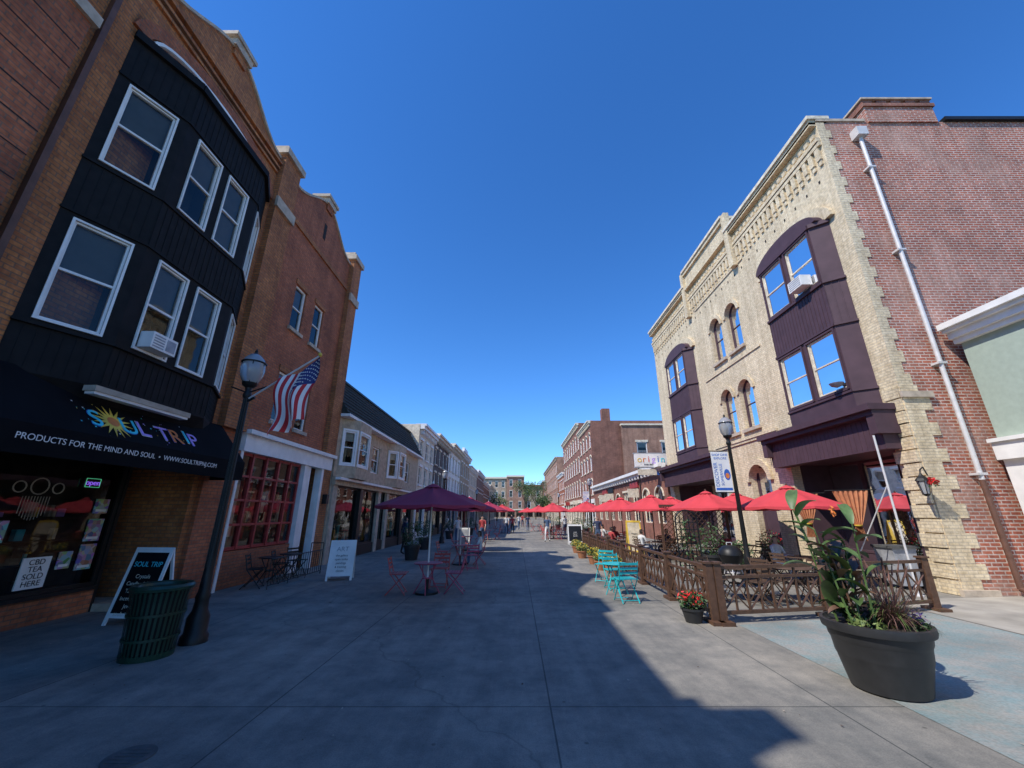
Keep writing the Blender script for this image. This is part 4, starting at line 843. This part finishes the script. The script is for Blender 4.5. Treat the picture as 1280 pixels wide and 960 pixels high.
# ------------------------------------------------------------ people
def person(x,y,rot,pose,shirt,pants,H=1.5,hair=M_hair):
    k=H/1.75
    V={'pel':(0,0,.95),'sp':(0,0,1.12),'ch':(0,.0,1.32),'nk':(0,0,1.48),'hd':(0,.02,1.6),'ht':(0,.01,1.70)}
    sw=.28 if pose=='walk' else .03
    if pose=='sit':
        V={kk:(a,b,c-.47) for kk,(a,b,c) in V.items()}
        for s,n in((-1,'l'),(1,'r')):
            V['hip'+n]=(s*.09,0,.46);V['kn'+n]=(s*.12,.42,.5);V['an'+n]=(s*.12,.42,.08);V['to'+n]=(s*.12,.56,.03)
            V['sh'+n]=(s*.19,0,.93);V['el'+n]=(s*.24,.1,.68);V['wr'+n]=(s*.16,.33,.68);V['ha'+n]=(s*.13,.42,.69)
    else:
        for s,n in((-1,'l'),(1,'r')):
            g=s*sw; V['hip'+n]=(s*.09,0,.9);V['kn'+n]=(s*.1,g*.8+.03,.5);V['an'+n]=(s*.1,g*1.2-(.05 if g<0 else 0),.08 if g>=0 else .12);V['to'+n]=(s*.11,g*1.2+.14,.03)
            V['sh'+n]=(s*.19,0,1.42);V['el'+n]=(s*.24,-g*.4,1.14);V['wr'+n]=(s*.24,-g*.9+.06,.92);V['ha'+n]=(s*.24,-g*1.0+.08,.83)
    Ed=[('pel','sp'),('sp','ch'),('ch','nk'),('nk','hd'),('hd','ht')]
    for n in'lr': Ed+=[('pel','hip'+n),('hip'+n,'kn'+n),('kn'+n,'an'+n),('an'+n,'to'+n),('ch','sh'+n),('sh'+n,'el'+n),('el'+n,'wr'+n),('wr'+n,'ha'+n)]
    rad={'pel':.13,'sp':.12,'ch':.14,'nk':.055,'hd':.095,'ht':.07,'hip':.095,'kn':.06,'an':.042,'to':.035,'sh':.06,'el':.043,'wr':.03,'ha':.035}
    ks=list(V); me=bpy.data.meshes.new('b'); me.from_pydata([Vector(V[q])*k for q in ks],[(ks.index(a),ks.index(b)) for a,b in Ed],[]); ob=bpy.data.objects.new('b',me); sc.collection.objects.link(ob)
    md=ob.modifiers.new('s','SKIN'); ss=ob.modifiers.new('u','SUBSURF'); ss.levels=1; ss.render_levels=1
    for i,q in enumerate(ks):
        r=rad.get(q) or rad[q[:-1]]; me.skin_vertices[0].data[i].radius=(r*k,r*k*(.8 if q in('pel','sp','ch') else 1)); 
    me.skin_vertices[0].data[ks.index('pel')].use_root=True
    dg=bpy.context.evaluated_depsgraph_get(); nm_=bpy.data.meshes.new_from_object(ob.evaluated_get(dg)); bpy.data.objects.remove(ob)
    nm_.name='figure'; nm_.materials.clear()
    for m_ in(M_skin,shirt,pants,hair,M_blk): nm_.materials.append(m_)
    off=-.47 if pose=='sit' else 0
    for p in nm_.polygons:
        c=p.center/k; z=c.z-off; p.use_smooth=True; i=1
        if z>1.50: i=3 if (z>1.66 or c.y<-.01) else 0
        elif z>1.46: i=0
        elif c.z<.09 : i=4
        elif abs(c.x)>.2 and z<1.2: i=0
        elif (z<1.0) and not(pose=='sit' and c.z>.62): i=2
        p.material_index=i
    e=Ent('person',(x,y,0),rot); o=bpy.data.objects.new('figure',nm_); sc.collection.objects.link(o); o.parent=e.o
    hz=(1.6+off)*k
    e.tube('nose',M_skin,(0,.1*k,hz),(0,.13*k,hz-.015*k),.012*k,.016*k,6)
    for s in(-1,1): e.lathe('ears',M_skin,[(.005*k,hz-.03*k),(.018*k,hz),(.005*k,hz+.03*k)],cx=s*.09*k,cy=.01,seg=6)
    for s in(-1,1): e.tube('eyes',M_blk,(s*.035*k,.095*k,hz+.02*k),(s*.035*k,.108*k,hz+.02*k),.009*k,seg=6)
    for s,n in((-1,'l'),(1,'r')):
        hp=Vector(V['ha'+n])*k; d=(Vector(V['ha'+n])-Vector(V['wr'+n])).normalized()
        sd_=Vector((0,1,0)) if abs(d.y)<.7 else Vector((1,0,0))
        for j in range(4): e.path('fingers',M_skin,[hp+sd_*(j-1.5)*.018*k,hp+sd_*(j-1.5)*.02*k+d*.06*k,hp+sd_*(j-1.5)*.02*k+d*(.09-.01*abs(j-1.5))*k-Vector((s*.02,0,0))*k],.008*k,5)
        e.tube('thumb',M_skin,hp+sd_*.03*k,hp+sd_*.055*k+d*.045*k,.009*k,seg=5)
    e.done()
person(-1.9,23.8,3.0,'walk',M_cl4,M_cl3); person(-4.6,17.5,-.9,'stand',M_cl1,M_blk); person(.3,44,.2,'walk',M_cl2,M_cl3); person(-.6,58,3.2,'walk',M_cl1,M_cl2); person(3.6,31,.5,'stand',M_cl2,M_cl1); person(4.0,20.6,2.8,'stand',M_cl1,M_cl3); person(-4.9,30,2,'walk',M_cl2,M_cl1)
person(-.8,35,3.1,'walk',M_cl2,M_cl1); person(-.3,35.4,3.1,'walk',M_cl4,M_blk,1.42); person(1.1,39,0,'walk',M_cl1,M_cl3); person(1.9,25.5,2.9,'walk',M_cl3,M_cl2); person(-3.1,22.5,.4,'stand',M_cl2,M_cl3); person(.8,52,3.1,'walk',M_cl4,M_cl1)
for x,y,a in((6.1,13.2,.4),(6.95,10.5,1.97),(5.2,15.9,3.5),(4.7,18.6,1.97),(5.2,15.9,.4),(4.7,18.6,3.5),(5.0,21.8,3.5),(-1.85,14.2+.02,1.6)): 
    if x<0: person(-1.2,14.2,1.6,'sit',M_cl2,M_cl3)
    else: person(x+.60*math.cos(a),y+.60*math.sin(a),a+math.pi/2,'sit',random.choice([M_cl1,M_cl2,M_cl4]),M_cl3)
# ------------------------------------------------------------ light, sky, camera
w=bpy.data.worlds.new('World'); sc.world=w; w.use_nodes=True; nt=w.node_tree
sk=nt.nodes.new('ShaderNodeTexSky'); sk.sky_type='NISHITA'; sk.sun_disc=False; sk.sun_elevation=math.radians(50); sk.sun_rotation=math.radians(238.3); sk.air_density=1.0; sk.dust_density=.02; sk.ozone_density=3.0; sk.altitude=600
hs=nt.nodes.new('ShaderNodeHueSaturation'); hs.inputs['Saturation'].default_value=1.22; hs.inputs['Value'].default_value=1.5
nt.links.new(sk.outputs[0],hs.inputs['Color'])
tint=nt.nodes.new('ShaderNodeMix'); tint.data_type='RGBA'; tint.blend_type='MULTIPLY'; tint.inputs[0].default_value=1; tint.inputs[7].default_value=(.58,.80,1.04,1); nt.links.new(hs.outputs[0],tint.inputs[6])
bg=nt.nodes['Background']; bg.inputs[1].default_value=.15; nt.links.new(tint.outputs[2],bg.inputs[0])
sd=bpy.data.lights.new('sun','SUN'); sd.energy=5.0; sd.angle=math.radians(.5); sd.color=(1,.95,.87); so=bpy.data.objects.new('sun',sd); sc.collection.objects.link(so)
so.rotation_euler=Vector((-.55,-.34,.77)).to_track_quat('Z','Y').to_euler()
cd=bpy.data.cameras.new('camera'); cd.lens=13.92; cd.sensor_width=36; cd.clip_end=2000; cd.clip_start=.05; cd.shift_x=-.0039
co=bpy.data.objects.new('camera',cd); sc.collection.objects.link(co); co.location=(0,0,1.6); co.rotation_euler=(math.radians(90+18.1),0,0); sc.camera=co
sc.view_settings.view_transform='Standard'; sc.view_settings.look='None'; sc.view_settings.exposure=0
